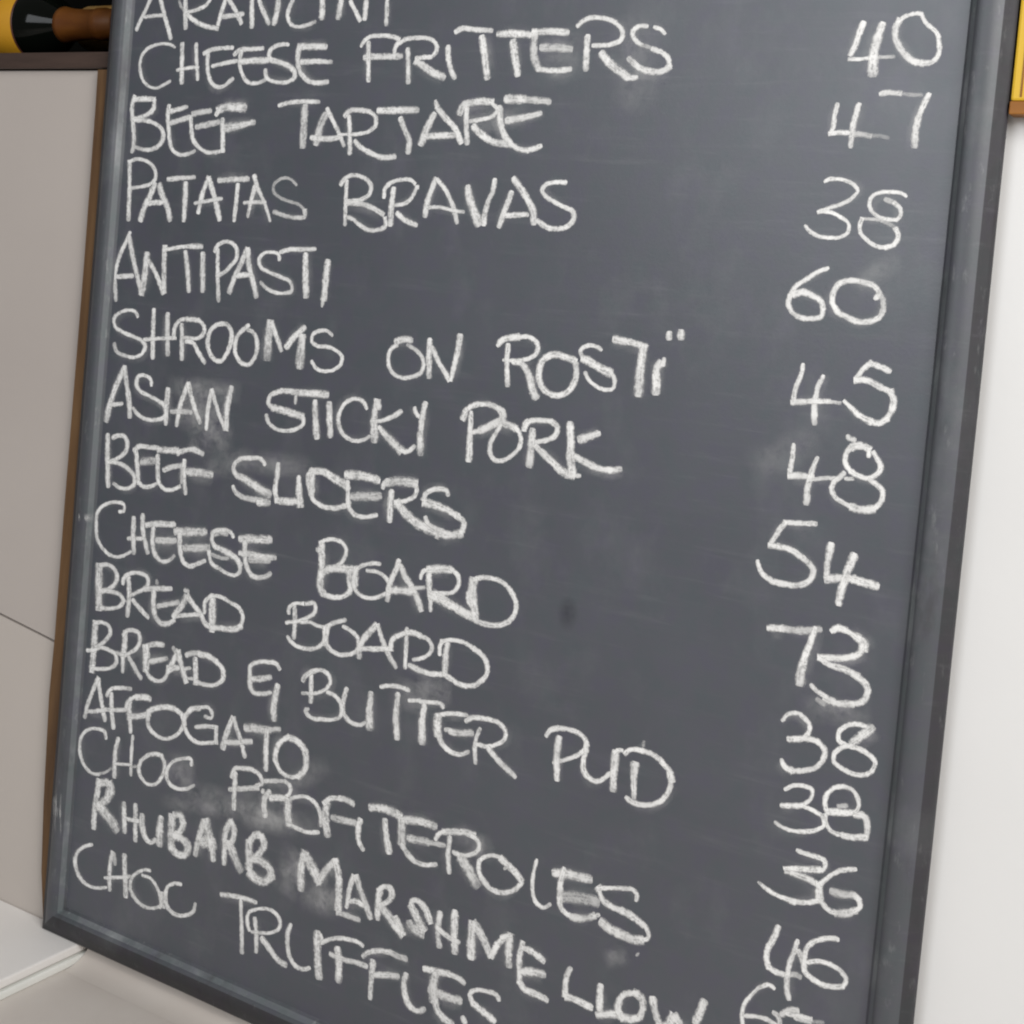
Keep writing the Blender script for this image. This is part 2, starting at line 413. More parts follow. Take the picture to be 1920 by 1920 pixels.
CHALK = """
@ARANCINI
403 10145 50,456 10256 50,510 10345 49,568 10452 49,605 10514 49
731 10492 53,780 10384 53,828 10276 53,891 10150 52,939 10043 53
0.9*503 10293 39,639 10305 38,812 10310 38
1099 10482 60,1141 10146 60
0.6*1010 10466 38,1041 10404 36,1101 10349 34
1469 10471 44,1406 10403 41,1303 10362 37,1127 10331 37
1154 10304 54,1257 10240 52,1405 10185 50,1597 10155 50
1675 10456 53,1636 10336 53,1598 10199 53
1716 10455 51,1820 10341 52,1928 10188 53
1642 10276 51,1769 10282 51,1950 10299 51
2036 10455 58,2069 10143 58
2127 10444 53,2195 10332 52,2301 10177 52
2357 10167 67,2387 10302 67,2394 10445 67
2597 10431 48,2550 10356 49,2532 10273 48,2580 10180 41,2669 10153 37,2787 10164 39,2911 10203 40
2966 10428 66,2979 10209 66
3203 10422 63,3189 10308 63,3183 10209 63
3308 10402 48,3380 10303 48,3464 10187 47
3509 10195 53,3511 10316 53,3511 10413 53
3763 10406 46,3776 10137 46
@CHEESE
1015 9960 33,945 9989 32,833 10004 32,698 9987 34,578 9939 39,512 9859 45,503 9760 45,532 9669 42,591 9588 37,684 9539 33,772 9526 32,844 9548 35,938 9589 35,986 9607 35
1106 10018 60,1142 9567 60
1305 10011 50,1329 9844 49,1372 9607 49
1047 9718 36,1190 9739 36,1380 9752 35
1486 9931 53,1488 9800 53,1519 9669 50,1576 9582 44,1662 9543 39,1753 9556 42,1818 9600 45,1877 9638 45
1413 9888 48,1527 9930 46,1665 9946 44,1844 9951 43
0.9*1545 9756 41,1683 9781 40,1899 9815 40
1841 9871 50,1922 9922 45,2080 9933 43,2259 9940 43
1950 9926 52,1943 9772 51,1994 9669 46,2058 9600 41,2128 9583 38,2228 9592 40,2315 9622 41
1935 9802 61,2115 9814 60,2327 9819 60
2585 9975 40,2481 9976 41,2384 9952 45,2334 9906 52,2328 9855 51,2365 9821 45
2365 9819 52,2467 9799 52,2591 9761 53,2673 9710 54
2679 9702 49,2685 9643 47,2618 9605 40,2499 9592 38,2387 9609 38,2317 9643 45,2290 9736 49
2707 9952 63,2895 9950 62,3077 9950 62
2739 9798 60,2910 9803 51,3159 9795 41
2718 9944 60,2708 9835 59,2742 9718 55,2809 9643 49,2910 9598 45,3017 9589 46,3132 9602 46
@FRITTERS
3490 9936 35,3525 9992 39,3582 10032 38,3731 10046 40,3852 10036 43,3948 10011 47
0.95*3531 9834 59,3672 9845 58,3822 9844 58,4009 9847 57
3580 9999 50,3598 9830 50,3622 9595 50
3945 9995 44,3907 9931 45,3899 9871 45
3935 9964 44,4033 10011 42,4140 10019 40,4246 10018 39,4335 9995 39,4388 9943 45,4389 9889 48,4350 9846 42,4256 9835 40,4160 9823 40
4054 9931 48,4079 9741 48,4098 9578 48
4163 9796 68,4265 9748 68,4366 9693 67,4523 9642 66
4515 9950 54,4532 9833 53,4571 9723 51,4633 9626 50
4574 10062 50,4663 10099 47,4794 10087 46,5005 10074 46
4882 10038 67,4926 9876 67,4989 9619 67
5041 10039 61,5206 10044 61,5402 10030 60
5225 9995 70,5264 9828 69,5318 9650 69
5435 10048 61,5600 10057 60,5811 10042 59
0.7*5511 9912 64,5658 9911 63,5860 9896 62
0.75*5455 10029 66,5454 9909 65,5479 9796 63,5521 9728 61
5522 9717 45,5636 9707 45,5739 9707 45,5870 9720 45
5877 10088 46,5930 10138 44,6011 10170 41,6119 10167 40,6220 10143 39,6299 10095 40,6341 10036 43,6335 9978 45,6273 9943 42,6177 9926 41,6044 9923 40
5996 10027 57,6000 9873 57,6009 9696 57
6133 9871 67,6224 9783 66,6348 9696 65,6426 9648 64
6426 9641 43,6483 9641 44,6531 9646 44
6585 10086 40,6494 10084 41,6441 10049 45,6446 9998 42,6483 9955 39,6542 9925 39
6630 10078 35,6694 10062 35,6755 10012 35
0.5*6558 9921 32,6641 9892 31
6641 9888 42,6731 9859 42,6799 9809 43,6821 9744 45
6818 9737 57,6763 9702 55,6661 9695 53,6555 9717 53,6487 9760 54,6408 9818 54
@BEEF
463 9434 56,433 9361 57,450 9207 57,488 9026 57,496 8890 57,476 8817 57
454 9402 57,605 9412 56,761 9407 55
757 9391 60,754 9301 57,672 9246 48,551 9204 46,464 9189 45
491 9176 43,680 9174 43,809 9141 45,915 9071 51,935 9000 59,870 8909 50,751 8865 44,586 8874 43,496 8895 44
989 9358 55,977 9242 55,1006 9082 54,1039 8949 53,1097 8861 46,1186 8824 40,1306 8832 41,1421 8874 42
967 9273 57,1135 9306 49,1264 9334 41
0.9*1005 9153 55,1171 9191 55,1289 9220 55
1312 9229 53,1329 9123 53,1374 8983 50,1452 8915 43,1553 8865 40,1683 8860 39,1819 8890 40
0.8*1333 9256 59,1473 9279 58,1607 9294 57
0.85*1383 9116 59,1535 9145 58,1742 9183 58
1760 9227 58,1784 9062 58,1798 8876 58
1694 9300 86,1784 9333 82,1922 9337 79,2088 9330 79
1660 9238 55,1711 9304 55
0.9*1789 9119 92,1943 9135 73,2221 9191 53
@TARTARE
2497 9356 44,2630 9387 43,2835 9402 42,3043 9402 41
0.85*2848 9377 77,2856 9202 77,2863 8930 77
0.8*3133 9297 75,3081 9189 76,3025 8964 76
3127 9346 46,3213 9232 46,3311 9094 46,3392 8961 46
2947 9045 50,3139 9037 50,3346 9054 49
0.9*3291 9082 29,3446 9087 29
3416 9276 49,3446 9089 49,3468 8881 49
3357 9251 59,3403 9305 52,3554 9325 49,3667 9312 48
3668 9308 38,3744 9257 42,3751 9184 45,3687 9126 39,3578 9096 37,3457 9085 37
3503 9033 53,3592 8962 51,3730 8909 49,3834 8876 48,4031 8886 48
3747 9323 63,3975 9328 62,4253 9336 62
4031 9269 53,4103 9143 53,4161 9049 55,4166 8909 57
4441 9314 71,4388 9227 72,4342 9116 73,4297 8992 73
4424 9432 41,4455 9362 41
4455 9362 55,4555 9269 55,4678 9170 56,4768 9024 57
4335 9088 57,4497 9096 57,4703 9108 56
4785 9396 54,4797 9234 53,4829 9014 53
4712 9287 73,4741 9373 68,4884 9419 61,5066 9418 60
5068 9399 40,5128 9346 44,5088 9292 42,4983 9260 39,4820 9234 39
4860 9204 66,4960 9129 65,5104 9055 62,5295 9037 62
5141 9392 62,5164 9255 61,5224 9119 59,5294 9045 57
5235 9096 47,5332 9023 46,5442 8984 45,5537 8998 46,5634 9034 47
5181 9446 72,5399 9447 72
0.75*5421 9442 59,5553 9438 58,5688 9424 58
5215 9249 64,5394 9278 55,5603 9326 46
@PATATAS
457 8729 57,488 8439 57,508 8075 57
458 8725 41,544 8754 39,657 8753 38,775 8712 41,858 8634 48,866 8553 50,798 8497 41,664 8460 39,501 8439 39
870 8518 74,810 8380 74,727 8223 75,686 8076 77
920 8511 72,983 8388 71,1070 8266 71,1136 8104 73
783 8280 55,893 8298 54,1004 8303 54
1033 8551 45,1184 8570 45,1452 8593 44
1314 8544 62,1323 8340 63,1330 8110 63
1636 8591 59,1569 8439 57,1523 8204 54
1642 8587 60,1725 8420 60,1786 8283 60,1841 8147 61
0.9*1452 8315 40,1615 8345 40,1856 8387 40
1756 8569 54,1928 8585 54,2200 8604 53
2046 8555 57,2042 8373 51,2032 8148 46
2285 8547 56,2245 8391 48,2214 8201 41
2251 8653 56,2309 8531 49,2415 8382 43,2525 8175 38
0.9*2136 8352 39,2293 8368 39,2449 8371 38
0.55*2834 8560 33,2769 8608 32,2691 8630 30,2594 8610 33,2529 8548 38,2535 8489 36,2613 8433 32,2748 8397 31,2893 8362 31,2957 8315 33
0.75*2957 8315 53,2963 8257 48,2873 8239 42,2742 8245 42,2540 8286 43
@BRAVAS
3459 8643 46,3465 8438 46,3481 8185 46
3377 8578 49,3442 8659 46,3511 8686 41,3603 8685 41,3698 8652 43,3760 8589 49,3752 8524 48,3677 8464 43,3567 8439 41,3465 8434 41
0.9*3477 8414 47,3642 8414 47,3797 8381 48,3933 8323 48
3957 8292 47,3974 8220 46,3899 8176 40,3789 8165 39,3653 8211 40,3565 8263 40,3486 8279 40
3927 8475 46,3927 8572 45,3991 8631 39,4115 8668 37,4233 8664 37,4275 8634 39
4034 8597 59,4022 8424 59,4030 8211 59
4297 8603 43,4275 8539 42,4187 8447 38,4053 8417 37
4079 8354 51,4184 8288 49,4345 8240 48
4286 8603 40,4314 8604 40
4507 8691 55,4470 8587 55,4428 8443 56,4422 8316 56
4527 8683 42,4632 8586 43,4720 8457 45,4795 8277 45
4430 8415 33,4572 8426 33,4735 8403 33,4867 8394 32
4868 8650 60,4897 8542 69,4967 8406 78,5045 8271 87
5091 8274 55,5087 8397 55,5112 8506 54,5155 8615 54,5162 8723 54
5361 8616 53,5327 8516 53,5286 8392 53,5250 8263 54
5349 8737 58,5418 8672 58,5518 8555 59,5600 8438 61,5622 8311 62
5297 8381 46,5411 8394 46,5560 8406 45
5926 8711 39,5781 8705 39,5698 8675 42,5672 8629 45,5707 8586 40,5816 8531 39,5940 8484 39
5940 8484 44,6012 8451 46,6023 8385 49,5966 8322 45,5866 8294 43,5753 8303 44,5643 8365 45
@ANTIPASTI
554 7969 51,502 7861 51,427 7720 52,379 7570 53,365 7458 54,385 7331 54,413 7186 54
527 7927 62,588 7767 61,658 7589 61,739 7422 61,790 7304 61
378 7455 51,492 7472 50,656 7489 50
828 7764 77,821 7601 81,811 7455 84,789 7308 87
850 7675 53,963 7556 54,1050 7437 55,1110 7334 56
1081 7834 64,1093 7611 64,1120 7353 64
1085 7798 42,1264 7837 41,1455 7862 41
1455 7862 53,1633 7869 53
1381 7817 57,1432 7626 57,1483 7368 57
1632 7816 64,1654 7606 64,1678 7384 64
1839 7864 53,1868 7587 53,1910 7302 53
1791 7817 50,1841 7899 46,1941 7940 40,2034 7928 42,2104 7864 50,2108 7777 51,2047 7704 47,1962 7628 44,1841 7567 43
2245 7881 63,2180 7739 63,2105 7587 64,2039 7400 65
2251 7881 63,2285 7720 62,2359 7546 61,2427 7388 61
2116 7592 51,2217 7612 50,2329 7625 50
2684 7788 46,2673 7847 39,2571 7870 36,2462 7845 38,2413 7782 47,2442 7716 40,2570 7665 37,2729 7626 36,2853 7585 40,2878 7502 43,2789 7470 36,2658 7468 36,2543 7502 38,2448 7562 40
2675 7872 45,2786 7909 44,2937 7923 44,3149 7940 43
3014 7898 58,3037 7682 68,3068 7438 79
3306 7851 69,3300 7702 69,3297 7536 69,3295 7452 69
3293 7469 52,3278 7368 31
@SHROOMS
767 7042 49,723 7097 42,608 7110 38,484 7067 42,401 6996 51,422 6924 47,557 6863 41,740 6826 40,857 6791 42,906 6742 52,882 6676 44,763 6609 38,610 6611 39,478 6644 46,429 6740 52
990 7166 57,1004 6932 57,1033 6610 57
0.9*1198 7139 61,1214 6934 61,1249 6668 61
868 6811 41,1064 6841 40,1343 6875 40
1416 7042 55,1434 6866 55,1458 6641 55
1318 6872 51,1318 6988 49,1383 7066 40,1488 7093 38
1489 7089 50,1644 7094 49
1644 7094 46,1733 7036 50,1740 6966 52,1686 6917 41,1498 6890 41,1427 6883 41
1478 6852 45,1599 6846 48,1680 6757 54,1798 6646 53
2020 7088 44,1917 7070 46,1831 7001 54,1802 6884 59,1844 6765 56,1921 6703 47,2015 6700 45,2075 6780 53,2122 6889 56,2121 7002 57,2067 7075 48,1961 7092 44
2360 7111 43,2276 7051 44,2204 6975 49,2181 6869 52,2215 6768 50,2290 6707 43,2381 6699 41,2462 6785 48,2483 6908 51,2451 6999 48,2378 7052 42,2321 7055 40
2628 7163 83,2624 6992 94,2631 6762 105
2651 7156 61,2718 7043 55,2813 6874 48
2852 6912 64,2948 7032 63,3096 7163 61
3062 7084 96,3059 6900 96,3062 6723 96
3447 7096 40,3374 7139 37,3280 7134 37,3190 7080 42,3186 7021 45,3254 6982 37,3380 6986 37,3497 6961 38,3581 6903 44,3573 6836 42,3497 6770 37,3384 6742 36,3278 6755 39,3195 6830 42
@ON
4188 7105 60,4301 7148 59,4408 7150 59
4239 7086 38,4164 7046 41,4134 6954 45,4152 6875 44,4209 6809 40,4310 6780 37,4425 6801 37,4526 6852 40,4551 6934 44,4519 7010 42,4436 7065 39,4335 7103 38
4596 7192 61,4608 6988 61,4627 6803 61
4623 7116 51,4713 6983 51,4821 6860 50,4853 6817 50
4933 7264 65,4925 7115 58,4895 6955 51,4872 6819 44
@ROSTI
5345 7181 44,5388 7243 49,5491 7279 54,5561 7292 61
5561 7292 38,5701 7296 38,5772 7242 43,5767 7166 42,5702 7114 39,5617 7086 38,5415 7065 38
5461 7227 50,5465 7059 50,5498 6825 50
5513 7064 48,5621 7052 53,5689 6991 62,5733 6905 68,5768 6818 72,5819 6748 76
6190 7135 60,6086 7154 59,5982 7173 57,5890 7149 58,5827 7089 62,5811 6990 63,5838 6894 60,5924 6821 54,6020 6810 51,6117 6851 51,6176 6940 53,6192 7031 53,6173 7133 52
6427 7256 39,6366 7283 38,6267 7280 39,6213 7234 43,6245 7171 43
6245 7167 68,6323 7142 68,6418 7100 68,6528 7068 67
6527 7083 38,6576 7000 39,6566 6940 36,6487 6917 35,6385 6942 37,6313 6993 38,6269 7055 39
6514 7367 69,6604 7361 63,6718 7351 57,6840 7330 51
6827 7333 65,6819 7259 70,6811 7099 75,6817 6890 79
6999 7206 64,6965 7152 69,6972 7045 72,6980 6923 74
7016 7193 43,7028 7259 35
7048 7487 54,7056 7405 54
7154 7511 65,7160 7416 65
@ASIAN
620 6482 66,530 6298 70,450 6086 76,391 5847 80
620 6482 66,672 6296 66,728 6128 66,761 5935 66
428 6046 46,643 6086 46
1047 6320 54,1020 6399 49,936 6426 40,838 6406 46,822 6313 55,879 6256 45,1021 6218 42,1175 6173 43,1266 6130 51,1276 6032 47,1147 5971 40,998 5961 41,869 5999 45,786 6062 48
1292 6340 65,1287 6159 61,1299 5927 56
1576 6408 61,1499 6221 57,1451 5933 52
1576 6408 65,1638 6273 61,1713 6131 56,1797 6009 52
0.7*1344 6086 53,1488 6103 53,1667 6117 53
1911 6376 57,1883 6196 52,1880 5950 47
1916 6385 52,1984 6244 52,2069 6097 51,2136 6009 50
2187 6460 62,2152 6299 67,2149 6002 71
@STICKY
2735 6441 50,2841 6479 55,3057 6491 60,3270 6504 65,3458 6517 70
2788 6464 41,2705 6412 45,2690 6342 51,2739 6296 46
2750 6298 67,2894 6290 67,3037 6274 67,3147 6254 67
3146 6262 49,3164 6197 46,3085 6128 40,2959 6090 39,2816 6093 41,2711 6147 47,2669 6228 50
0.8*3039 6460 39,3043 6367 39
3287 6447 59,3314 6241 66,3354 6054 74
3465 6452 69,3490 6264 69,3519 6089 69
3941 6427 44,3884 6494 41,3790 6515 37,3691 6479 40,3618 6388 45,3598 6278 48,3651 6169 45,3739 6115 40,3833 6106 37,3932 6132 38,4007 6183 39
4041 6529 59,4030 6349 70,4060 6113 80
4062 6523 58,4081 6437 58
4354 6470 55,4253 6401 47,4111 6339 39,3983 6318 32
4087 6283 46,4185 6207 60,4312 6127 74,4375 6087 89
4358 6098 48,4418 6082 46,4484 6107 48,4536 6162 49
4489 6524 46,4515 6463 48,4566 6430 49
4612 6590 57,4593 6449 60,4583 6272 64,4609 6065 67
@PORK
5036 6458 75,5073 6548 53
5055 6546 47,5123 6601 46,5248 6640 45,5347 6640 46,5433 6601 49,5466 6543 51
5466 6543 48,5408 6490 48,5307 6415 47,5157 6364 46
5127 6563 44,5133 6423 55,5150 6082 66
5397 6632 40,5472 6602 43,5489 6520 45
0.9*5223 6385 66,5327 6438 66,5430 6489 66
5430 6489 62,5520 6486 62,5620 6460 63
5620 6468 44,5680 6399 46,5680 6308 44,5618 6223 41,5518 6155 40,5430 6142 41,5381 6182 47,5369 6296 46,5413 6387 44,5459 6470 44
5709 6457 45,5715 6526 42,5795 6559 39,5932 6573 39
5717 6465 47,5745 6530 43,5864 6564 42,5984 6572 42
5984 6568 47,6049 6524 49,6039 6455 46,5950 6398 44,5841 6368 44
5793 6490 69,5800 6340 71,5796 6122 74
5845 6330 49,5947 6261 56,6057 6194 62,6148 6140 67,6252 6125 72
6219 6116 36,6331 6133 35
6169 6599 67,6194 6438 72,6209 6291 76,6242 6139 80
6261 6440 70,6366 6483 61,6485 6536 51
6243 6295 62,6355 6259 59,6475 6225 56,6607 6222 53,6727 6250 51
@BEEF SECOND
442 5735 65,469 5423 65,513 5133 65
506 5683 47,604 5729 46,707 5724 52,753 5657 63,725 5561 55,631 5483 48,483 5416 47
495 5418 42,650 5426 44,808 5380 48,891 5319 55,905 5248 53,829 5182 42,704 5162 43,571 5198 46
850 5579 60,919 5647 53,1055 5662 52,1216 5675 52
0.9*1217 5657 66,1339 5669 66,1496 5686 66
884 5620 60,931 5416 60,961 5256 60
960 5265 47,1052 5229 42,1173 5261 42,1267 5312 43
1216 5611 59,1236 5425 59,1268 5303 57,1347 5252 46,1468 5261 43,1572 5313 44
0.75*961 5485 79,1059 5508 79,1193 5536 79
0.85*1302 5443 57,1419 5496 55,1584 5538 55
1499 5660 54,1614 5707 53,1732 5728 54,1878 5695 56
1606 5613 55,1618 5445 55,1665 5233 55
0.8*1638 5483 81,1804 5499 81,2028 5501 81
0.5*1581 5511 43,1592 5352 43
@SLIDERS
2722 5701 51,2661 5757 45,2516 5749 43,2372 5716 44,2309 5663 51,2298 5601 57,2356 5540 53
2344 5547 60,2484 5516 70,2624 5468 79,2831 5405 87
0.9*2299 5436 50,2351 5374 53,2446 5337 53,2593 5334 57,2727 5338 62
2641 5307 68,2827 5340 68
2887 5759 56,2884 5635 56,2873 5480 57,2902 5365 57
2901 5373 64,3053 5385 67,3212 5410 71
3163 5668 56,3177 5535 73,3211 5372 91
3326 5751 44,3280 5677 51,3315 5548 54,3368 5455 52,3467 5412 48,3605 5405 47,3766 5452 49
3318 5725 71,3474 5747 72,3594 5707 75,3733 5662 76,3810 5616 78
3746 5447 49,3805 5474 51,3831 5512 54
3333 5685 63,3354 5487 63
3726 5757 78,3863 5773 78,4006 5774 78,4168 5761 78
3773 5710 53,3793 5582 53,3808 5468 53,3872 5396 48,3966 5379 43,4075 5397 42,4172 5433 42
0.8*3825 5558 77,3986 5579 77,4202 5621 76
0.85*4230 5738 77,4324 5781 76,4460 5797 76,4586 5800 76
4196 5684 52,4227 5762 49,4284 5787 45
4566 5805 48,4596 5746 48,4579 5679 43,4507 5628 40,4355 5584 40
4308 5702 64,4304 5547 65,4317 5375 65
4385 5576 84,4491 5497 86,4615 5429 84,4792 5387 84,4880 5370 86
4960 5731 52,4941 5775 47,4818 5780 44,4718 5733 46,4678 5655 50
4690 5633 74,4815 5629 68,4959 5604 63,5085 5562 58
5084 5569 51,5155 5511 54,5144 5438 52
4713 5509 49,4758 5444 47,4847 5412 43,4961 5399 42
4870 5368 75,5002 5375 74,5138 5413 73
@CHEESE SECOND
696 4897 37,782 4930 42,776 4984 44,672 5000 37,546 4970 37,435 4911 41,366 4816 50,374 4687 52,400 4560 52,482 4472 46,606 4410 41,723 4403 37,835 4441 37,942 4506 38
933 4890 63,950 4673 63,978 4471 63
1060 4942 62,1076 4786 63,1131 4631 62,1187 4513 62
853 4629 42,990 4652 42,1101 4671 41
1110 4819 61,1268 4859 61,1558 4898 60
1234 4830 57,1253 4598 57,1305 4516 53,1383 4476 43,1479 4493 41,1580 4574 43
0.85*1274 4683 67,1420 4704 67,1587 4737 66
1530 4821 82,1696 4845 81,2006 4897 80
1620 4823 63,1646 4640 63,1706 4525 59,1794 4496 47,1885 4531 46,2020 4599 46
0.85*1679 4672 75,1832 4695 74,2041 4736 74
0.7*2059 4873 71,2170 4927 69,2297 4931 70
2381 4897 49,2318 4952 43,2191 4948 40,2091 4905 45,2082 4824 54,2142 4755 51
2129 4762 57,2283 4736 58,2426 4692 61,2500 4635 65
2476 4648 50,2495 4574 47,2444 4521 38,2329 4517 40,2210 4548 42,2102 4581 46,2066 4645 51,2054 4696 52
0.6*2092 4676 40,2256 4661 39,2336 4675 38
2438 4894 75,2561 4919 75,2738 4946 75,2891 4963 75
2529 4901 61,2547 4731 61,2593 4618 60,2667 4553 51,2779 4557 46,2874 4600 46,2915 4634 48
0.9*2453 4753 61,2644 4770 60,2756 4768 60,2964 4797 59
0.7*2595 4705 60,2760 4734 59,2892 4749 59
@BOARD
3519 5042 75,3543 4812 75,3555 4596 76,3592 4545 75
3498 5038 39,3568 5079 38,3680 5103 38,3775 5086 42,3828 5029 47,3819 4961 44,3775 4887 40,3698 4832 38,3598 4788 38
0.8*3453 4963 55,3526 4976 54
3550 4746 71,3649 4806 69,3802 4834 69,3964 4855 69
3884 4833 61,3895 4727 61,3916 4632 58,3859 4580 49,3729 4538 49,3604 4539 51
3965 4847 70,3964 4757 71,3972 4676 71
4260 4967 37,4146 4950 37,4039 4910 37,3974 4857 42,3944 4753 47,3985 4653 46,4071 4612 39,4191 4619 37,4296 4664 37,4378 4737 41,4371 4800 45,4306 4853 42,4224 4879 38,4084 4869 38
4468 5053 59,4436 4942 59,4389 4820 60,4366 4613 61
4478 5006 64,4548 4898 63,4634 4818 63,4713 4713 64,4773 4600 64
4339 4729 68,4514 4755 68,4630 4769 68
0.8*4636 4802 38,4796 4837 38
4814 5027 63,4832 4856 63,4850 4779 63
4859 4781 47,4872 4616 42
4727 4900 46,4743 4975 42,4816 5012 39
4807 5010 70,4927 5040 70,5057 5056 70
5057 5064 44,5146 5010 46,5155 4925 44,5115 4862 39,4951 4814 39,4839 4793 39
4897 4788 80,5042 4753 80,5187 4703 79,5367 4660 78
4856 4771 74,5030 4741 75,5184 4700 75,5335 4668 74
5318 5009 86,5315 4906 82,5341 4786 78,5372 4667 74
5292 4996 43,5379 5040 43,5514 5057 44,5641 5038 46,5729 4970 49,5786 4889 50,5787 4790 47,5730 4701 44
5730 4701 46,5645 4653 47,5522 4628 48,5375 4637 49
5283 4900 54,5284 4807 56,5335 4754 54
@BREAD
466 4256 104,482 4044 99,510 3788 94
478 4268 44,606 4291 45,700 4262 55,753 4188 62,729 4110 52,646 4038 45,533 3998 44
534 3989 46,688 4009 47,832 3991 52,875 3944 63,831 3880 47,707 3827 45,541 3799 46
921 4229 64,954 4042 63,951 3774 62
844 4113 56,861 4199 49,956 4263 42,1079 4290 42,1194 4270 49,1225 4213 55,1171 4138 45,1065 4072 42,957 4015 42
998 3986 55,1106 3925 55,1199 3870 54,1278 3831 54
0.9*1159 4127 54,1354 4173 53,1582 4212 53
1313 4147 67,1332 3969 67,1375 3860 64,1466 3815 52,1562 3834 48,1641 3887 49
0.4*1337 4270 49,1362 4211 49
0.8*1374 3978 53,1540 4038 53,1705 4088 53
1787 4166 71,1753 4088 69,1690 4004 66,1626 3919 67
0.7*1738 4229 51,1822 4227 51
1803 4179 63,1896 4098 61,1998 4030 62,2078 3940 61,2140 3917 56
1661 3935 44,1848 3982 44,2010 4023 43
2149 4272 86,2165 4063 86,2178 3889 86
2057 4033 53,2054 4165 50,2118 4231 40,2255 4257 41,2397 4224 44,2527 4188 47,2580 4112 52,2567 4022 50
2568 4013 57,2482 3961 56,2324 3937 57,2175 3915 57
@BOARD SECOND
3245 4376 54,3265 4185 54,3272 4017 53
3182 4253 50,3175 4320 45,3239 4375 38,3355 4398 38
3387 4404 40,3501 4426 45,3509 4352 46,3432 4278 41,3331 4224 40,3142 4164 40
3332 4207 38,3458 4233 39,3545 4217 40,3639 4219 39
3640 4211 47,3635 4059 44,3558 3993 38,3455 3962 38,3326 3960 41,3225 3998 45,3177 4039 48
3650 4213 58,3661 4115 58,3669 4033 58
3669 4234 45,3747 4283 44,3906 4349 44
3690 4238 49,3679 4136 49,3688 4054 50,3755 4010 45,3851 3989 40,3962 4013 39
3863 3995 39,3974 4018 39,4041 4058 39
3854 4275 41,3970 4249 42,4046 4207 46,4075 4123 46,4051 4060 43
4262 4367 61,4190 4287 60,4119 4190 61,4084 4092 64,4094 3995 65
4281 4371 52,4332 4267 52,4403 4160 52,4471 4077 51,4547 4005 50
4098 4103 47,4246 4130 46,4450 4178 46
4621 4424 44,4629 4257 44,4639 4017 44
4461 4172 54,4461 4262 49,4543 4327 44,4627 4369 44
4627 4369 52,4693 4383 54,4781 4369 55
4781 4369 41,4890 4344 43,4924 4287 45,4902 4227 39,4831 4171 37,4710 4125 37
4667 4071 51,4786 4049 50,4921 4039 48,5070 4065 47
5016 4227 43,5014 4330 42,5030 4365 40
5094 4379 60,5085 4242 61,5093 4077 61
5020 4371 39,5175 4412 39,5277 4410 41,5382 4377 42
5382 4377 48,5478 4335 49,5534 4277 52,5549 4179 48,5493 4097 45
5502 4106 44,5426 4042 44,5291 4011 46,5186 4035 49,5089 4069 50
@BREAD SECOND
470 3621 86,480 3398 85,475 3078 85
464 3615 42,579 3643 44,686 3619 53,712 3559 57,662 3474 48,567 3389 44,492 3354 42
360 3284 42,470 3312 42,595 3367 42,713 3364 46,820 3331 55,840 3261 54,771 3181 43,646 3139 42,466 3104 42
938 3606 75,940 3412 75,927 3354 72
927 3354 56,948 3155 56
910 3572 50,955 3628 44,1054 3653 44,1144 3639 56,1165 3561 59,1135 3482 49,1054 3418 45,983 3366 43,817 3358 45
1009 3362 60,1094 3280 60,1164 3213 59,1240 3152 59
1235 3494 61,1316 3547 59,1533 3598 58
1257 3517 93,1285 3376 92,1284 3267 91
1284 3267 53,1365 3203 50,1454 3186 41,1560 3228 42,1602 3301 51,1606 3374 55
0.9*1323 3367 55,1466 3416 55,1596 3467 54
1725 3571 61,1682 3463 60,1611 3330 59
0.6*1643 3599 57,1696 3556 57
1732 3564 70,1778 3466 70,1825 3369 70,1877 3273 70
1634 3344 62,1726 3392 61,1774 3393 64
0.8*1822 3395 38,1938 3434 38
1983 3564 69,1998 3425 69,2019 3287 69
0.8*1836 3541 58,1921 3587 57,2026 3609 57
2027 3600 59,2156 3610 61,2276 3575 65
2276 3575 53,2376 3509 57,2385 3423 53,2323 3356 44,2234 3314 43,2118 3301 45,2023 3306 46
0.7*1891 3312 34,2008 3329 33
@AMPERSAND
3131 3673 53,3070 3728 47,2960 3721 42,2830 3692 42,2736 3628 49,2742 3517 56,2758 3416 57,2808 3371 47,2918 3384 42,3047 3426 42
0.95*2760 3504 58,2902 3536 57,3030 3582 57
3118 3533 68,3093 3407 69,3086 3268 72,3105 3139 73
@BUTTER
3529 3727 53,3540 3578 53,3550 3428 53
3423 3619 55,3454 3685 52,3502 3730 48,3563 3764 48
3552 3766 38,3666 3787 40,3753 3752 47,3769 3697 46,3735 3631 40,3657 3571 37,3419 3504 38
3729 3588 42,3834 3578 44,3912 3530 49,3940 3453 49,3926 3392 40,3828 3335 39,3705 3309 40,3580 3292 42,3514 3318 48,3489 3346 45,3540 3375 39
3977 3694 50,3955 3606 51,3945 3504 52,3952 3439 54,4009 3387 50,4094 3357 46,4165 3362 41,4241 3409 41
4269 3720 57,4267 3547 74,4290 3331 90
4362 3782 41,4482 3822 41,4598 3836 42,4721 3828 43
4584 3784 57,4578 3604 61,4618 3322 65
4702 3729 38,4839 3763 37
4840 3751 39,4972 3774 40,5085 3780 42,5117 3748 47
4898 3744 54,4885 3597 67,4911 3347 80
5040 3666 43,5167 3712 43,5277 3738 43,5387 3749 44
5060 3655 83,5059 3575 85,5077 3492 86
5067 3497 58,5132 3418 53,5222 3369 45,5334 3366 38,5439 3424 34
0.85*5137 3554 42,5238 3571 42
0.85*5184 3550 59,5322 3568 58,5466 3603 57
5532 3670 42,5497 3572 43,5489 3475 45,5514 3317 46
5357 3679 44,5407 3726 44,5523 3758 44,5622 3766 45
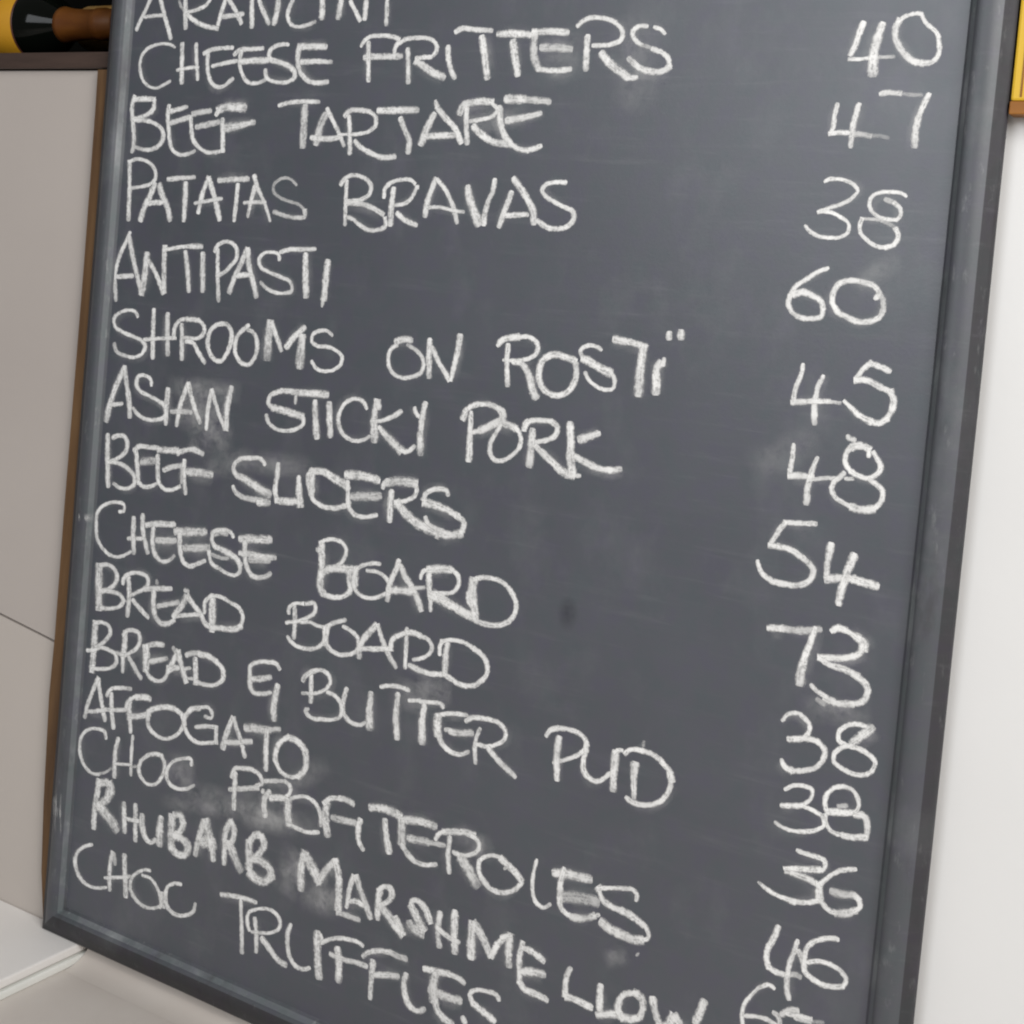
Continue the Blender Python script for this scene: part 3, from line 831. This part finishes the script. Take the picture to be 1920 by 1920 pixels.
5622 3766 40,5732 3754 43,5800 3693 46,5798 3631 39,5733 3568 37,5612 3514 38,5485 3506 39
5622 3509 51,5691 3456 50,5806 3385 49,5956 3308 49
@PUD
6216 3748 49,6252 3817 47,6333 3860 46
6333 3860 40,6442 3875 41,6553 3861 44,6616 3817 46,6618 3750 41,6555 3674 38,6460 3612 38,6307 3535 39
6624 3819 51,6633 3731 51
6356 3798 64,6344 3666 60,6369 3384 54
6625 3722 48,6610 3628 49,6627 3543 52,6691 3492 49,6757 3487 43,6819 3526 42,6885 3602 42
6915 3788 68,6913 3647 64,6923 3434 60
6900 3776 32,6929 3810 32,6977 3818 33
7003 3795 42,7047 3843 42,7157 3863 44,7252 3858 46,7351 3818 47
7352 3811 45,7427 3758 54,7459 3679 61
7458 3686 46,7439 3573 44,7370 3474 42,7282 3418 43,7188 3399 45,7100 3401 48,7041 3429 50
7108 3756 86,7108 3638 63,7130 3424 40
0.35*7171 3955 31,7170 3889 31
@AFFOGATO
581 3023 53,513 2857 54,442 2662 56,417 2524 57
583 3005 61,634 2838 61,697 2675 61,742 2565 61
440 2614 46,563 2644 46,702 2686 45
725 2841 54,768 2925 45,929 2990 43,1104 3016 44
801 2914 64,820 2742 65,877 2513 65
0.9*714 2698 46,892 2735 45,1041 2775 45
1079 2895 70,1089 2741 71,1101 2688 72
1107 2690 56,1137 2531 56
1038 2803 53,1057 2862 47,1127 2925 43,1174 2954 42
1176 2941 66,1285 2971 67,1404 2971 69
0.9*1086 2712 63,1246 2751 62,1390 2812 62
1364 2824 58,1457 2883 56,1623 2940 56,1744 2951 58
1744 2951 48,1857 2906 53,1890 2824 54,1851 2734 45,1752 2646 41,1635 2599 41,1498 2611 47,1406 2661 55,1373 2735 58,1377 2818 56
1905 2908 59,1979 2998 55,2093 3042 53
2093 3042 40,2220 3072 42,2271 3031 54,2276 2988 40,2160 2969 40
1904 2917 54,1904 2809 56,1973 2719 52,2085 2675 43,2236 2703 40,2349 2740 39
0.95*2045 2826 43,2206 2874 43,2344 2894 44
2343 2898 58,2361 2735 58
2558 3050 56,2505 2906 61,2471 2792 68,2459 2683 75
2570 3045 58,2627 2944 58,2696 2830 58,2769 2674 58
0.9*2450 2769 53,2608 2800 53,2740 2841 52,2849 2873 52
0.85*2714 2979 78,2879 3015 78,2979 3022 78,3054 3040 77
0.7*3054 3049 50,3204 3085 50
3023 3024 61,3029 2862 62,3056 2609 62
3307 3034 52,3207 2949 55,3162 2860 63,3161 2757 67
3161 2757 51,3237 2665 48,3349 2635 40,3465 2665 38
3465 2665 59,3541 2753 64,3552 2857 72,3520 2951 73,3428 3013 65,3308 3025 61
@CHOC
776 2375 50,748 2452 45,630 2461 35,489 2417 35,394 2318 42,372 2208 50,404 2093 51,481 2000 47,592 1953 39,709 1969 35
0.6*708 1974 31,808 2019 31,891 2087 32
962 2453 55,928 2292 60,931 2134 65,941 1983 69
1170 2528 45,1171 2288 45,1188 2071 45
924 2146 35,1062 2173 34,1174 2197 34
0.6*1176 2179 32,1287 2208 32
1318 2271 48,1385 2343 45,1503 2400 44,1613 2410 46
1613 2410 52,1672 2316 51,1638 2180 44,1561 2087 37,1441 2055 40,1349 2095 51,1296 2182 53,1318 2271 48
0.6*1676 2281 42,1705 2243 42
2044 2403 49,2043 2470 43,1901 2447 36,1775 2379 38,1712 2290 45,1709 2199 52,1777 2135 46,1888 2120 38,2016 2158 36,2116 2225 36
@PROFITEROLES
2654 2510 58,2658 2318 59,2675 2103 59
2607 2419 59,2630 2522 50,2740 2563 47,2873 2585 48
2874 2580 45,2977 2551 48,3017 2492 47,2945 2434 39
0.85*2574 2296 51,2762 2355 50,2969 2419 50
0.9*3035 2428 49,3029 2374 49
0.85*3038 2506 42,3177 2547 42,3305 2577 42
3305 2577 44,3385 2538 48,3381 2477 40,3312 2408 36,3132 2350 36
3134 2437 60,3067 2333 69,3088 2139 73
3142 2361 67,3324 2402 60,3368 2397 57
3369 2380 88,3375 2279 89,3403 2167 90
3398 2422 37,3510 2478 38,3626 2492 42,3738 2438 48,3788 2360 49,3801 2245 48
3393 2156 43,3502 2152 43,3631 2146 40,3795 2193 39
3858 2496 80,3845 2375 84,3903 2165 85
3817 2485 50,3883 2554 48,4004 2590 48
4004 2590 55,4106 2597 58,4191 2571 61
0.8*3912 2377 64,4036 2386 64,4229 2407 63
4273 2469 67,4258 2374 61,4271 2245 56,4346 2159 48
4353 2594 67,4490 2628 68,4598 2633 71,4738 2614 72
4553 2547 62,4596 2371 67,4647 2214 71
0.9*4732 2580 66,4884 2615 67,5026 2630 68,5160 2628 69
0.8*4753 2562 84,4768 2420 84,4774 2357 84
4775 2349 56,4851 2282 54,4942 2236 50,5039 2232 44,5196 2282 43
0.8*4825 2428 66,4950 2444 66,5063 2456 66
0.7*5063 2456 48,5269 2483 47
5145 2496 44,5184 2571 42,5237 2610 40
0.85*5230 2601 57,5358 2637 57,5484 2666 58,5567 2665 60
5541 2650 46,5618 2617 49,5625 2548 43,5576 2495 38,5470 2448 40,5341 2442 42
5306 2591 49,5301 2415 50,5335 2226 51
5416 2432 87,5497 2369 93,5579 2283 99,5670 2201 104
5703 2501 37,5645 2444 40,5644 2366 47,5688 2292 48
5688 2292 56,5766 2238 53,5858 2219 47,5963 2247 44,6046 2300 43,6108 2388 44
5677 2485 35,5772 2536 36,5870 2542 38
5871 2534 66,5937 2499 65,6039 2452 66,6097 2400 68
0.7*5907 2444 29,5964 2492 29
6241 2641 33,6222 2532 35,6215 2430 38,6231 2319 41,6287 2237 43,6349 2226 36,6424 2287 36
6401 2558 71,6567 2597 71,6692 2608 72,6807 2624 71
6519 2650 53,6500 2501 54,6503 2357 55
6503 2357 53,6532 2275 54,6612 2240 48,6728 2254 45
0.62*6530 2381 92,6670 2416 92,6809 2437 93,6900 2443 94
0.85*6614 2225 63,6729 2247 61,6856 2309 59
6856 2309 34,6910 2341 34
6866 2574 78,6889 2551 78
6879 2563 36,6990 2601 36,7101 2631 36,7203 2648 38,7237 2628 41,7237 2555 39
6891 2529 43,6921 2479 49,7006 2446 52,7120 2437 56
7120 2437 62,7235 2414 63,7318 2382 64
7318 2389 47,7370 2347 47,7384 2285 39,7325 2244 37
0.9*6907 2288 83,7018 2249 81,7142 2229 78,7247 2226 74,7325 2244 71
0.4*7285 2091 24,7313 2130 24
@RHUBARB
714 1900 75,703 1756 75,684 1563 76,688 1338 77
716 1873 86,842 1915 86
869 1913 118,902 1847 112,861 1743 92,742 1635 86
743 1626 110,841 1569 109,978 1495 112,1064 1416 115
1113 1774 64,1140 1596 64,1165 1427 64
1290 1803 63,1308 1606 63,1332 1382 63
1172 1596 50,1297 1612 49,1384 1627 49
1393 1721 78,1414 1580 79,1475 1478 76,1553 1445 56,1633 1505 55
1679 1773 73,1669 1634 88,1691 1430 103
1834 1807 95,1841 1628 96,1857 1478 97
1856 1831 62,1951 1848 74,1994 1779 81,1946 1667 67,1878 1620 61
1880 1603 77,2013 1605 83,2090 1555 100,2053 1454 72,1947 1432 79,1858 1470 90
2281 1878 66,2238 1723 67,2193 1477 68
2304 1884 111,2364 1759 110,2423 1642 110
2422 1651 70,2451 1491 70
2247 1645 112,2384 1684 112,2475 1702 113
2642 1977 69,2586 1855 68,2588 1679 64,2601 1498 57
2642 1977 70,2695 1912 70,2694 1816 62,2646 1723 58
2618 1776 114,2628 1673 114
2657 1726 93,2737 1626 93,2842 1490 93
2908 1833 90,2920 1715 90,2935 1571 90
2918 1836 71,2977 1923 65,3064 1939 79,3105 1872 85,3070 1784 71,2990 1691 68
2958 1673 70,3091 1686 75,3206 1643 88,3237 1565 91
3225 1571 81,3155 1498 78,3045 1490 92,2951 1532 100
@MARSHMELLOW
3630 1932 88,3601 1804 86,3624 1535 81
3632 1916 103,3738 1820 104,3834 1705 104
3835 1697 71,3914 1847 69,4006 1958 66
4016 1969 81,4073 1819 82,4086 1647 83,4100 1509 86
4251 1881 55,4214 1753 52,4206 1634 48,4190 1541 42
4281 1890 67,4332 1789 67,4404 1679 67,4501 1527 67
4217 1621 48,4316 1651 51,4409 1631 55
0.8*4089 1472 51,4222 1480 52,4375 1479 52
4569 1829 71,4563 1695 68,4574 1542 65
4559 1834 51,4622 1894 51,4702 1886 67,4709 1814 57,4648 1738 51,4592 1704 50
4603 1691 84,4700 1623 84,4796 1548 83,4869 1506 82
5175 1717 60,5116 1819 60,5034 1874 53,4949 1856 46,4947 1782 56
4946 1798 81,5033 1696 80,5108 1623 80
5102 1589 81,5035 1592 86,4954 1623 94,4931 1664 97
4764 1650 82,4821 1570 82,4867 1504 82
5151 1740 70,5105 1822 69,5023 1869 67
5272 1858 60,5261 1695 62,5299 1503 63
5430 1920 72,5443 1705 70,5473 1501 67
5241 1697 52,5340 1656 51,5436 1632 48,5520 1635 45
5631 1853 82,5634 1688 83,5653 1509 84
5645 1849 91,5745 1763 84,5851 1618 76
5860 1613 59,5918 1749 58,5981 1832 56
6039 1874 68,6035 1741 70,6053 1568 71
5946 1821 43,6039 1874 43
6174 1848 54,6154 1703 56,6166 1583 58,6177 1478 58
6179 1804 54,6275 1797 56,6419 1745 57
6184 1581 66,6294 1618 68,6439 1637 69
6177 1478 65,6234 1436 60,6357 1432 57,6488 1416 57
6678 1793 43,6646 1699 49,6640 1598 55,6648 1518 61
6657 1513 62,6740 1519 63,6842 1509 64,6930 1503 64
6979 1745 58,6983 1626 58,6992 1495 58
6956 1452 63,7074 1501 63,7168 1534 63
7290 1762 53,7213 1728 52,7172 1655 56,7164 1577 65,7201 1524 68
7210 1520 66,7297 1536 63,7372 1577 60
7379 1587 57,7394 1673 61,7370 1753 67,7305 1771 63
7472 1803 64,7501 1711 64,7533 1634 65,7579 1563 66
7674 1706 69,7650 1632 67,7596 1547 66
7690 1697 81,7757 1642 81
7944 1938 66,7915 1820 66,7875 1691 65
@CHOC SECOND
697 1174 41,571 1114 41,473 1029 45,437 932 56,468 827 58,544 745 52,655 703 42,786 710 36,963 769 34
1003 1174 55,984 1056 57,982 896 59,1005 735 60
0.6*1030 1163 52,1057 1040 52
1179 1215 69,1216 985 69,1255 737 69
901 858 39,1114 926 39,1323 999 39
1595 1145 36,1510 1128 35,1403 1069 36,1313 968 43,1312 857 52,1397 772 48,1514 734 40,1650 749 35,1755 800 34
1455 1057 37,1605 1056 40,1684 1007 47,1741 933 48,1774 852 46,1756 792 41
0.9*1774 970 85,1790 820 85
2048 1135 40,1931 1104 39,1841 1036 45,1826 941 55,1848 856 58,1927 799 50,2036 793 41,2152 834 39,2240 907 44,2254 1001 51
@TRUFFLES
2576 1188 54,2734 1219 51,2891 1245 49,3081 1256 46
2859 1222 52,2894 996 52,2935 667 52
3063 1103 52,3098 939 52,3119 737 51
3014 930 49,2971 1021 48,2973 1109 38,3077 1185 34,3206 1230 36,3317 1226 42,3388 1171 48,3395 1104 39,3326 1030 34,3189 973 35,3025 933 36
3160 925 64,3292 837 63,3432 754 59,3531 749 53
3539 1184 47,3506 1088 51,3508 968 54,3541 859 57,3613 789 51,3732 778 42,3823 825 39
3866 1221 84,3883 1057 84,3904 912 85,3943 739 86
3910 1201 43,3941 1110 43
3949 1130 42,4028 1180 42,4147 1232 43,4268 1254 44
4268 1254 39,4369 1262 41,4442 1241 44
4125 1145 76,4163 981 74,4173 784 73
0.85*4032 1039 53,4208 1038 51,4370 1059 51,4511 1065 51
4430 1131 49,4480 1188 47,4623 1260 48,4759 1289 50
0.85*4759 1289 61,4858 1280 59,4959 1290 57
4563 1158 77,4561 992 63,4566 754 49
0.9*4579 1007 56,4724 1056 57,4887 1095 57
4958 1159 60,4941 1040 62,4961 949 67,5018 863 66,5108 838 53,5207 897 49
5131 1258 56,5281 1284 56,5429 1303 56
5429 1303 51,5532 1298 52,5618 1271 54
0.9*5282 1269 81,5270 1112 83,5291 999 86
5302 987 66,5338 919 66,5437 866 61,5532 852 58
0.85*5207 1082 72,5368 1082 71,5599 1098 70
5986 1233 53,5964 1273 50,5855 1282 45,5748 1261 41,5672 1195 46,5707 1128 54
5717 1116 66,5830 1084 66,5971 1032 67
5604 965 59,5657 897 59
@PRICE 40
8475 10094 50,8448 9996 47,8423 9904 45,8391 9825 42
8381 9791 30,8462 9791 30,8562 9797 30
0.7*8601 9807 28,8681 9806 28,8753 9809 27
8629 10084 62,8603 9980 65,8582 9862 68,8582 9731 70,8591 9646 73
8757 10095 49,8731 10030 48,8738 9959 46,8779 9880 45,8837 9815 44,8901 9769 45,8973 9756 46
8973 9756 39,9049 9768 40,9087 9832 39,9082 9909 38,9058 9986 36,8989 10045 36
8989 10045 30,8945 10091 30,8922 10136 31,8857 10138 33,8794 10120 34,8752 10082 35
@PRICE 47
8325 9445 39,8311 9344 39,8308 9244 39,8288 9197 40
8285 9197 40,8353 9205 40,8442 9204 40
8505 9446 45,8482 9340 44,8467 9221 42,8468 9082 41
0.6*8483 9195 41,8551 9196 41,8619 9184 40
0.3*8619 9184 33,8692 9186 32,8773 9168 32
0.85*8652 9513 40,8717 9527 39,8823 9521 39
0.4*8836 9521 30,8928 9509 30,8999 9512 30
9048 9529 40,9018 9451 43,8983 9348 47,8969 9231 50,8976 9095 53
@PRICE 46
8511 2757 52,8486 2651 49,8440 2538 47,8433 2459 50,8463 2385 50
8463 2385 44,8522 2370 42,8607 2371 41
0.7*8607 2371 46,8696 2401 47,8745 2397 50
8680 2693 38,8662 2591 39,8632 2470 42,8625 2329 45,8634 2248 49,8662 2175 52
0.8*8688 2613 53,8730 2544 53,8766 2473 52
9015 2799 41,8935 2783 40,8830 2728 38,8761 2651 39,8751 2551 42,8760 2457 46,8813 2420 47,8891 2399 44,8987 2404 41,9080 2436 40
9080 2436 35,9100 2504 38,9062 2545 42,8984 2574 40,8887 2576 37,8767 2529 36
@PRICE CUT OFF
8536 2228 38,8484 2245 34,8416 2208 31,8339 2111 31,8290 2016 33,8278 1913 36,8299 1821 37
0.85*8292 1918 32,8399 1949 33,8485 1958 35,8572 1941 36
0.8*8527 2036 41,8579 2020 42,8600 1951 40
0.8*8599 2027 45,8670 2101 46,8752 2123 49
0.9*8638 2062 41,8743 2078 41,8853 2090 41
0.8*8710 2052 35,8849 2061 35
0.4*8855 2070 33,8963 2104 33
@PRICE 38
8276 8804 32,8315 8829 31,8383 8835 31,8467 8821 30,8538 8784 30,8559 8745 31,8527 8697 32,8444 8640 31,8352 8603 31,8252 8564 31
8266 8565 31,8342 8569 30,8441 8534 30,8515 8477 30,8515 8418 32,8458 8374 31,8376 8363 31,8279 8370 31,8199 8406 31,8148 8454 31
8956 8716 29,8915 8741 30,8809 8749 30,8705 8728 31,8669 8690 31,8668 8631 30,8707 8574 30,8791 8538 30,8890 8534 30
0.6*8775 8695 37,8857 8666 37
0.9*8857 8666 32,8910 8623 32,8914 8558 33,8890 8534 33
0.6*8779 8525 26,8698 8530 26,8618 8529 26
8618 8529 34,8603 8476 34,8616 8417 33,8675 8361 32,8753 8319 32,8827 8314 33
8827 8314 40,8890 8341 40,8916 8408 39,8890 8465 39
0.4*8890 8465 31,8834 8501 31,8779 8518 31
@PRICE 60
8390 8123 31,8310 8087 34,8213 8019 37,8128 7951 39,8086 7873 42
8086 7873 42,8079 7804 42,8114 7746 41,8188 7705 41,8287 7704 40,8361 7727 41,8375 7789 41
8120 7890 55,8189 7909 51,8275 7889 47,8349 7847 44,8375 7789 41
8779 7896 41,8814 7945 41,8761 8007 40,8672 8027 41,8563 8032 41,8485 7999 42,8444 7929 43,8445 7849 42,8486 7785 42,8565 7745 41,8663 7714 41,8756 7722 41,8832 7762 41,8858 7830 41,8844 7908 41,8798 7964 41
@PRICE 45
8253 7339 32,8245 7243 35,8213 7144 39,8203 7034 42
8191 7012 47,8281 7026 44,8378 7041 40,8501 7056 36
0.7*8501 7053 31,8590 7053 31
8432 7263 37,8394 7158 41,8381 7041 46,8398 6847 50
8970 7343 41,8901 7368 41,8799 7397 41
8799 7397 40,8738 7331 40,8698 7266 40
8693 7249 53,8793 7257 50,8883 7221 47,8972 7192 43
8978 7192 55,9012 7117 50,9001 7037 44,8968 6974 39
8974 6974 47,8919 6934 47,8845 6938 48
8845 6938 51,8754 6973 44,8674 7030 38,8619 7073 31
@PRICE 48
8239 6683 36,8241 6567 38,8232 6477 39,8235 6409 41
8228 6415 52,8333 6427 51,8423 6433 51
0.8*8425 6410 33,8526 6439 33,8629 6447 33
8451 6604 34,8412 6476 41,8393 6351 48,8395 6194 55
0.8*8667 6808 41,8697 6779 40,8751 6779 40
8724 6716 59,8789 6738 60,8858 6714 60
8858 6714 37,8859 6648 37
8710 6714 40,8676 6649 40,8680 6582 41,8723 6528 41,8793 6498 40,8874 6490 39,8931 6525 39,8965 6577 39,8931 6651 40,8893 6699 40
0.8*8683 6516 39,8647 6463 39,8597 6422 39
8604 6423 37,8589 6367 38,8615 6310 39,8688 6268 38,8765 6240 38
8765 6240 60,8854 6234 60,8938 6254 59
8951 6263 37,8997 6330 37,8996 6403 39,8945 6448 39,8869 6483 39
0.8*8682 6455 31,8763 6467 30
@PRICE 54
8502 6064 43,8364 6044 39,8232 6029 35
8232 6029 41,8177 5934 41,8130 5836 41
8117 5820 45,8188 5825 46,8289 5816 46,8377 5783 47,8459 5736 47,8506 5684 46,8492 5613 44,8442 5563 43,8360 5534 44,8261 5529 45
8261 5529 50,8160 5537 45,8067 5596 40,8026 5686 34
8629 5936 57,8622 5840 51,8614 5717 46,8621 5644 41
8616 5629 57,8729 5664 57,8843 5679 57
8843 5672 61,8932 5662 60,9049 5654 60
8829 5884 65,8799 5778 62,8769 5665 59,8747 5553 56,8738 5437 53
@PRICE 73
8163 5145 55,8226 5154 55,8297 5165 54
0.75*8304 5167 55,8416 5176 54,8512 5196 53,8627 5230 53
8571 5239 44,8537 5089 51,8502 4951 59,8487 4825 68,8490 4729 76
8697 5217 51,8748 5262 52,8816 5259 54
8816 5259 45,8901 5226 55,8972 5187 66,8971 5134 72
8971 5134 50,8916 5075 51,8832 5037 52,8725 5013 53,8623 4998 54
8624 4991 40,8717 4957 45,8841 4944 52,8946 4914 58
8953 4909 49,9025 4858 49,9038 4800 45,9005 4726 43,8928 4688 45
0.9*8928 4688 53,8801 4665 54,8703 4683 56
8716 4692 36,8630 4727 36,8570 4768 36
0.4*8629 4665 47,8680 4643 47,8722 4639 46
@PRICE 38 SECOND
8367 4410 35,8410 4475 35,8484 4507 37,8557 4483 39,8604 4433 39,8596 4369 35,8566 4327 34
8423 4278 50,8505 4299 49,8587 4326 49
8587 4326 43,8678 4321 45,8746 4263 44,8734 4178 40,8673 4101 39,8586 4058 41,8490 4033 41
8483 4038 61,8424 4057 50,8393 4112 37
8953 4376 50,9026 4455 59,9116 4557 68
9058 4536 38,8977 4537 37,8899 4504 35,8845 4437 36,8851 4378 40,8908 4351 39,9003 4348 39,9093 4324 40,9151 4278 38,9138 4202 34,9070 4150 36,8977 4139 38,8886 4163 40,8829 4196 40,8822 4255 36,8871 4315 35,8954 4363 35
@PRICE 38 THIRD
8444 3860 32,8503 3910 32,8598 3939 34,8677 3919 37,8676 3864 32,8627 3795 31
8422 3726 43,8519 3752 43,8621 3780 42
8622 3773 34,8714 3758 35,8787 3723 35,8799 3672 30,8743 3615 30,8649 3575 32,8539 3551 33,8461 3556 35,8386 3584 36
8928 4020 38,8850 3985 37,8795 3916 38,8788 3846 41,8807 3797 43
8928 4020 35,9004 4006 36,9051 3945 35,9052 3864 31,9009 3825 31
8809 3780 53,8916 3806 53,9035 3833 52
0.7*8885 3845 39,8977 3877 39
9037 3819 54,9117 3822 53,9144 3755 45,9146 3668 39
9139 3667 48,9028 3635 49,8961 3629 50
8961 3629 35,8865 3636 36,8819 3678 36,8798 3753 35
@PRICE 36
8591 3405 37,8662 3398 36,8759 3399 37,8837 3381 39,8836 3326 32,8771 3279 32
8830 3311 51,8729 3284 46,8606 3254 40,8510 3229 33
8525 3213 43,8625 3208 46,8723 3203 50,8796 3177 54
8808 3188 61,8814 3135 61,8821 3068 61
8815 3053 40,8729 3012 40,8619 2985 41
8619 2985 51,8520 2989 43,8403 3009 36,8298 3054 27
9098 3397 36,9009 3367 36,8920 3310 36,8846 3227 36,8815 3190 37
8835 3059 45,8888 3014 44,8965 2997 43
0.85*8965 2997 57,9051 3024 56,9114 3065 54
9114 3065 36,9150 3110 37,9138 3160 43,9095 3187 44
0.7*9095 3187 52,9003 3165 54,8894 3159 55
@SMUDGE
0.16*5678 10099 640,5825 9575 637
0.14*6410 10224 561,6556 9301 559
0.22*4652 9197 303,5510 9309 293
0.3*1424 6133 522,2113 6078 509
0.3*1245 6341 344,2336 6395 331
0.24*1607 5871 510,2277 5921 498
0.18*4774 3944 658,4747 3603 660
0.26*4782 3868 357,5202 3914 351
0.26*3548 1959 435,3397 1421 439
0.28*3595 1510 438,4128 1566 430
0.3*2758 2067 334,3525 2171 324
0.22*1601 2271 517,2134 2352 508
0.2*1637 1931 231,2899 2106 221
0.8*232 4820 253,243 4714 253
0.55*193 1662 258,228 1181 258
0.45*115 1579 212,175 1350 212
0.2*1871 5539 337,2585 5753 328
0.16*8601 7976 259,8956 8255 254
0.22*7222 2081 218,6975 1951 220
0.2*3796 1544 324,4384 1620 317
0.12*7859 6412 394,8462 6759 383
0.18*3854 2908 311,3090 2325 321
0.16*8506 4566 305,9113 4623 297
0.2*2227 5702 334,3420 5765 319
0.14*862 4687 415,2259 4700 395
0.2*5336 2630 323,5812 2565 317
0.2*1772 2141 354,3926 2230 328
"""
words, cur = [], None
for ln in CHALK.strip().splitlines():
    if ln.startswith('@'): cur = (ln[1:], []); words.append(cur); continue
    pr = 1.0
    if '*' in ln: a, ln = ln.split('*'); pr = float(a)
    cur[1].append((pr, [tuple(float(q) * 1e-4 for q in t.split()) for t in ln.split(',')]))
def halos(st, seed):
    rd = random.Random(seed); out = []
    for pr, P in st:
        if rd.random() < .55:
            wm = sum(p[2] for p in P) / len(P); dx, dz = rd.uniform(-.003, .004), rd.uniform(-.0035, .002)
            out.append((-rd.uniform(.10, .26) * min(1, wm / .007), [(x + dx, z + dz, w_ * rd.uniform(1.9, 2.8) + .002) for x, z, w_ in P]))
    return out
for wi, (nm, st) in enumerate(words):
    if nm == 'SMUDGE':
        for s_ in st: word_object('chalk_smudge', 'faint wiped smear of chalk dust', [s_], True)
        continue
    base = nm
    for suf in (' SECOND', ' THIRD', ' FOURTH'): base = base.replace(suf, '')
    if base == 'AMPERSAND': lb = 'chalk written ampersand'
    elif base == 'PRICE CUT OFF': lb = 'chalk price cut off by the lower edge of the picture'
    elif base.startswith('PRICE'): lb = 'chalk price ' + base.split()[-1]
    else: lb = 'chalk word ' + base
    word_object('chalk_price' if base.startswith('PRICE') else 'chalk_word', lb, halos(st, wi) + st)

M_DAMP = mat('damp_mark'); M_DAMP = M_DAMP[0]
nt = M_DAMP.node_tree; nt.nodes.remove(nt.nodes['Principled BSDF'])
tc = N(nt, 'ShaderNodeUVMap', uv_map='UVMap'); gd = N(nt, 'ShaderNodeTexGradient', gradient_type='SPHERICAL')
nt.links.new(tc.outputs[0], gd.inputs[0])
nn = noise_node(nt, 160, 3, .6)
al = math_n(nt, 'MULTIPLY', math_n(nt, 'MULTIPLY', gd.outputs['Fac'], nn.outputs['Fac']), .5, clamp=True)
df = N(nt, 'ShaderNodeBsdfDiffuse'); df.inputs[0].default_value = (.03, .033, .038, 1)
tr = N(nt, 'ShaderNodeBsdfTransparent'); ms = N(nt, 'ShaderNodeMixShader')
nt.links.new(al, ms.inputs[0]); nt.links.new(tr.outputs[0], ms.inputs[1]); nt.links.new(df.outputs[0], ms.inputs[2])
nt.links.new(ms.outputs[0], nt.nodes['Material Output'].inputs['Surface'])
bm = bmesh.new(); cx_, cz_ = 0.6324, 0.4896; vv = []
for i in range(16):
    a_ = i * math.pi / 8; vv.append(bm.verts.new((cx_ + .011 * math.cos(a_), YP - .0006, cz_ + .017 * math.sin(a_))))
f = bm.faces.new(vv[::-1]); ul = bm.loops.layers.uv.new('UVMap')
for lp in f.loops: lp[ul].uv = ((lp.vert.co.x - cx_) / .011, (lp.vert.co.z - cz_) / .017)
me = bpy.data.meshes.new('damp_mark'); bm.to_mesh(me); bm.free()
link('damp_mark', me, M_DAMP, bd)['label'] = 'small dark damp spot in the middle of the board'

# ------------------------------------------------------------------ bottles on the shelf, upper left
b1 = root('bottle', (-.36, .080, 1.0393), 'dark bottle with yellow label and copper foil neck lying on the shelf', 'bottle')
lathe_x('glass', [(-.10, .030), (-.098, .043), (-.09, .0440), (.150, .0440), (.160, .0436), (.168, .0422), (.176, .0396), (.184, .0360), (.192, .0312), (.199, .0264), (.206, .0220), (.211, .0190), (.225, .0150), (.300, .0140)], M_GLASS, b1)
lathe_x('label_band', [(.0, .0443), (.0, .0447), (.158, .0447), (.1585, .0443)], M_YLABEL, b1, caps=False)
lathe_x('label_border', [(.1586, .0441), (.1586, .0445), (.1606, .0441), (.1606, .0438)], M_FOILD, b1, caps=False)
lathe_x('foil', [(.205, .0224), (.210, .0208), (.222, .0190), (.236, .0182), (.262, .0178), (.264, .0192), (.274, .0192), (.276, .0178), (.296, .0176), (.298, .0140)], M_FOIL, b1)
lathe_x('foil_tip', [(.2982, .0172), (.300, .0178), (.330, .0176), (.334, .0130)], M_FOILD, b1)
b2 = root('bottle', (-.02, .165, 1.0527), 'large gold foiled bottle behind the copper necked bottle on the shelf', 'bottle')
lathe_x('gold_foil', [(-.190, .0200), (-.189, .0270), (-.184, .0285), (-.150, .0285), (-.120, .0290), (-.095, .032), (-.075, .038)], M_GOLD, b2)
lathe_x('glass', [(-.074, .0385), (-.05, .050), (-.02, .0572), (.01, .0580), (.26, .0580), (.268, .050)], M_GLASS, b2)

# yellow carton on its own little ledge, upper right
ld = box('wooden_ledge', (.9655, .006, .9368), (1.42, .0238, .9468), M_LEDGE, bev=.001)
ld['label'] = 'narrow orange brown ledge on the white wall under the yellow carton'; ld['category'] = 'ledge'
yb = root('carton', (1.18, .01, .9470), 'yellow carton standing on the ledge beside the upper right of the chalkboard', 'carton')
box('carton_body', (.9657, .007, .9470), (1.40, .0236, 1.32), M_YBOX, yb, bev=.002)
box('carton_seam', (.9725, .0064, .9500), (.9737, .0075, 1.318), M_LEDGE, yb, bev=0)
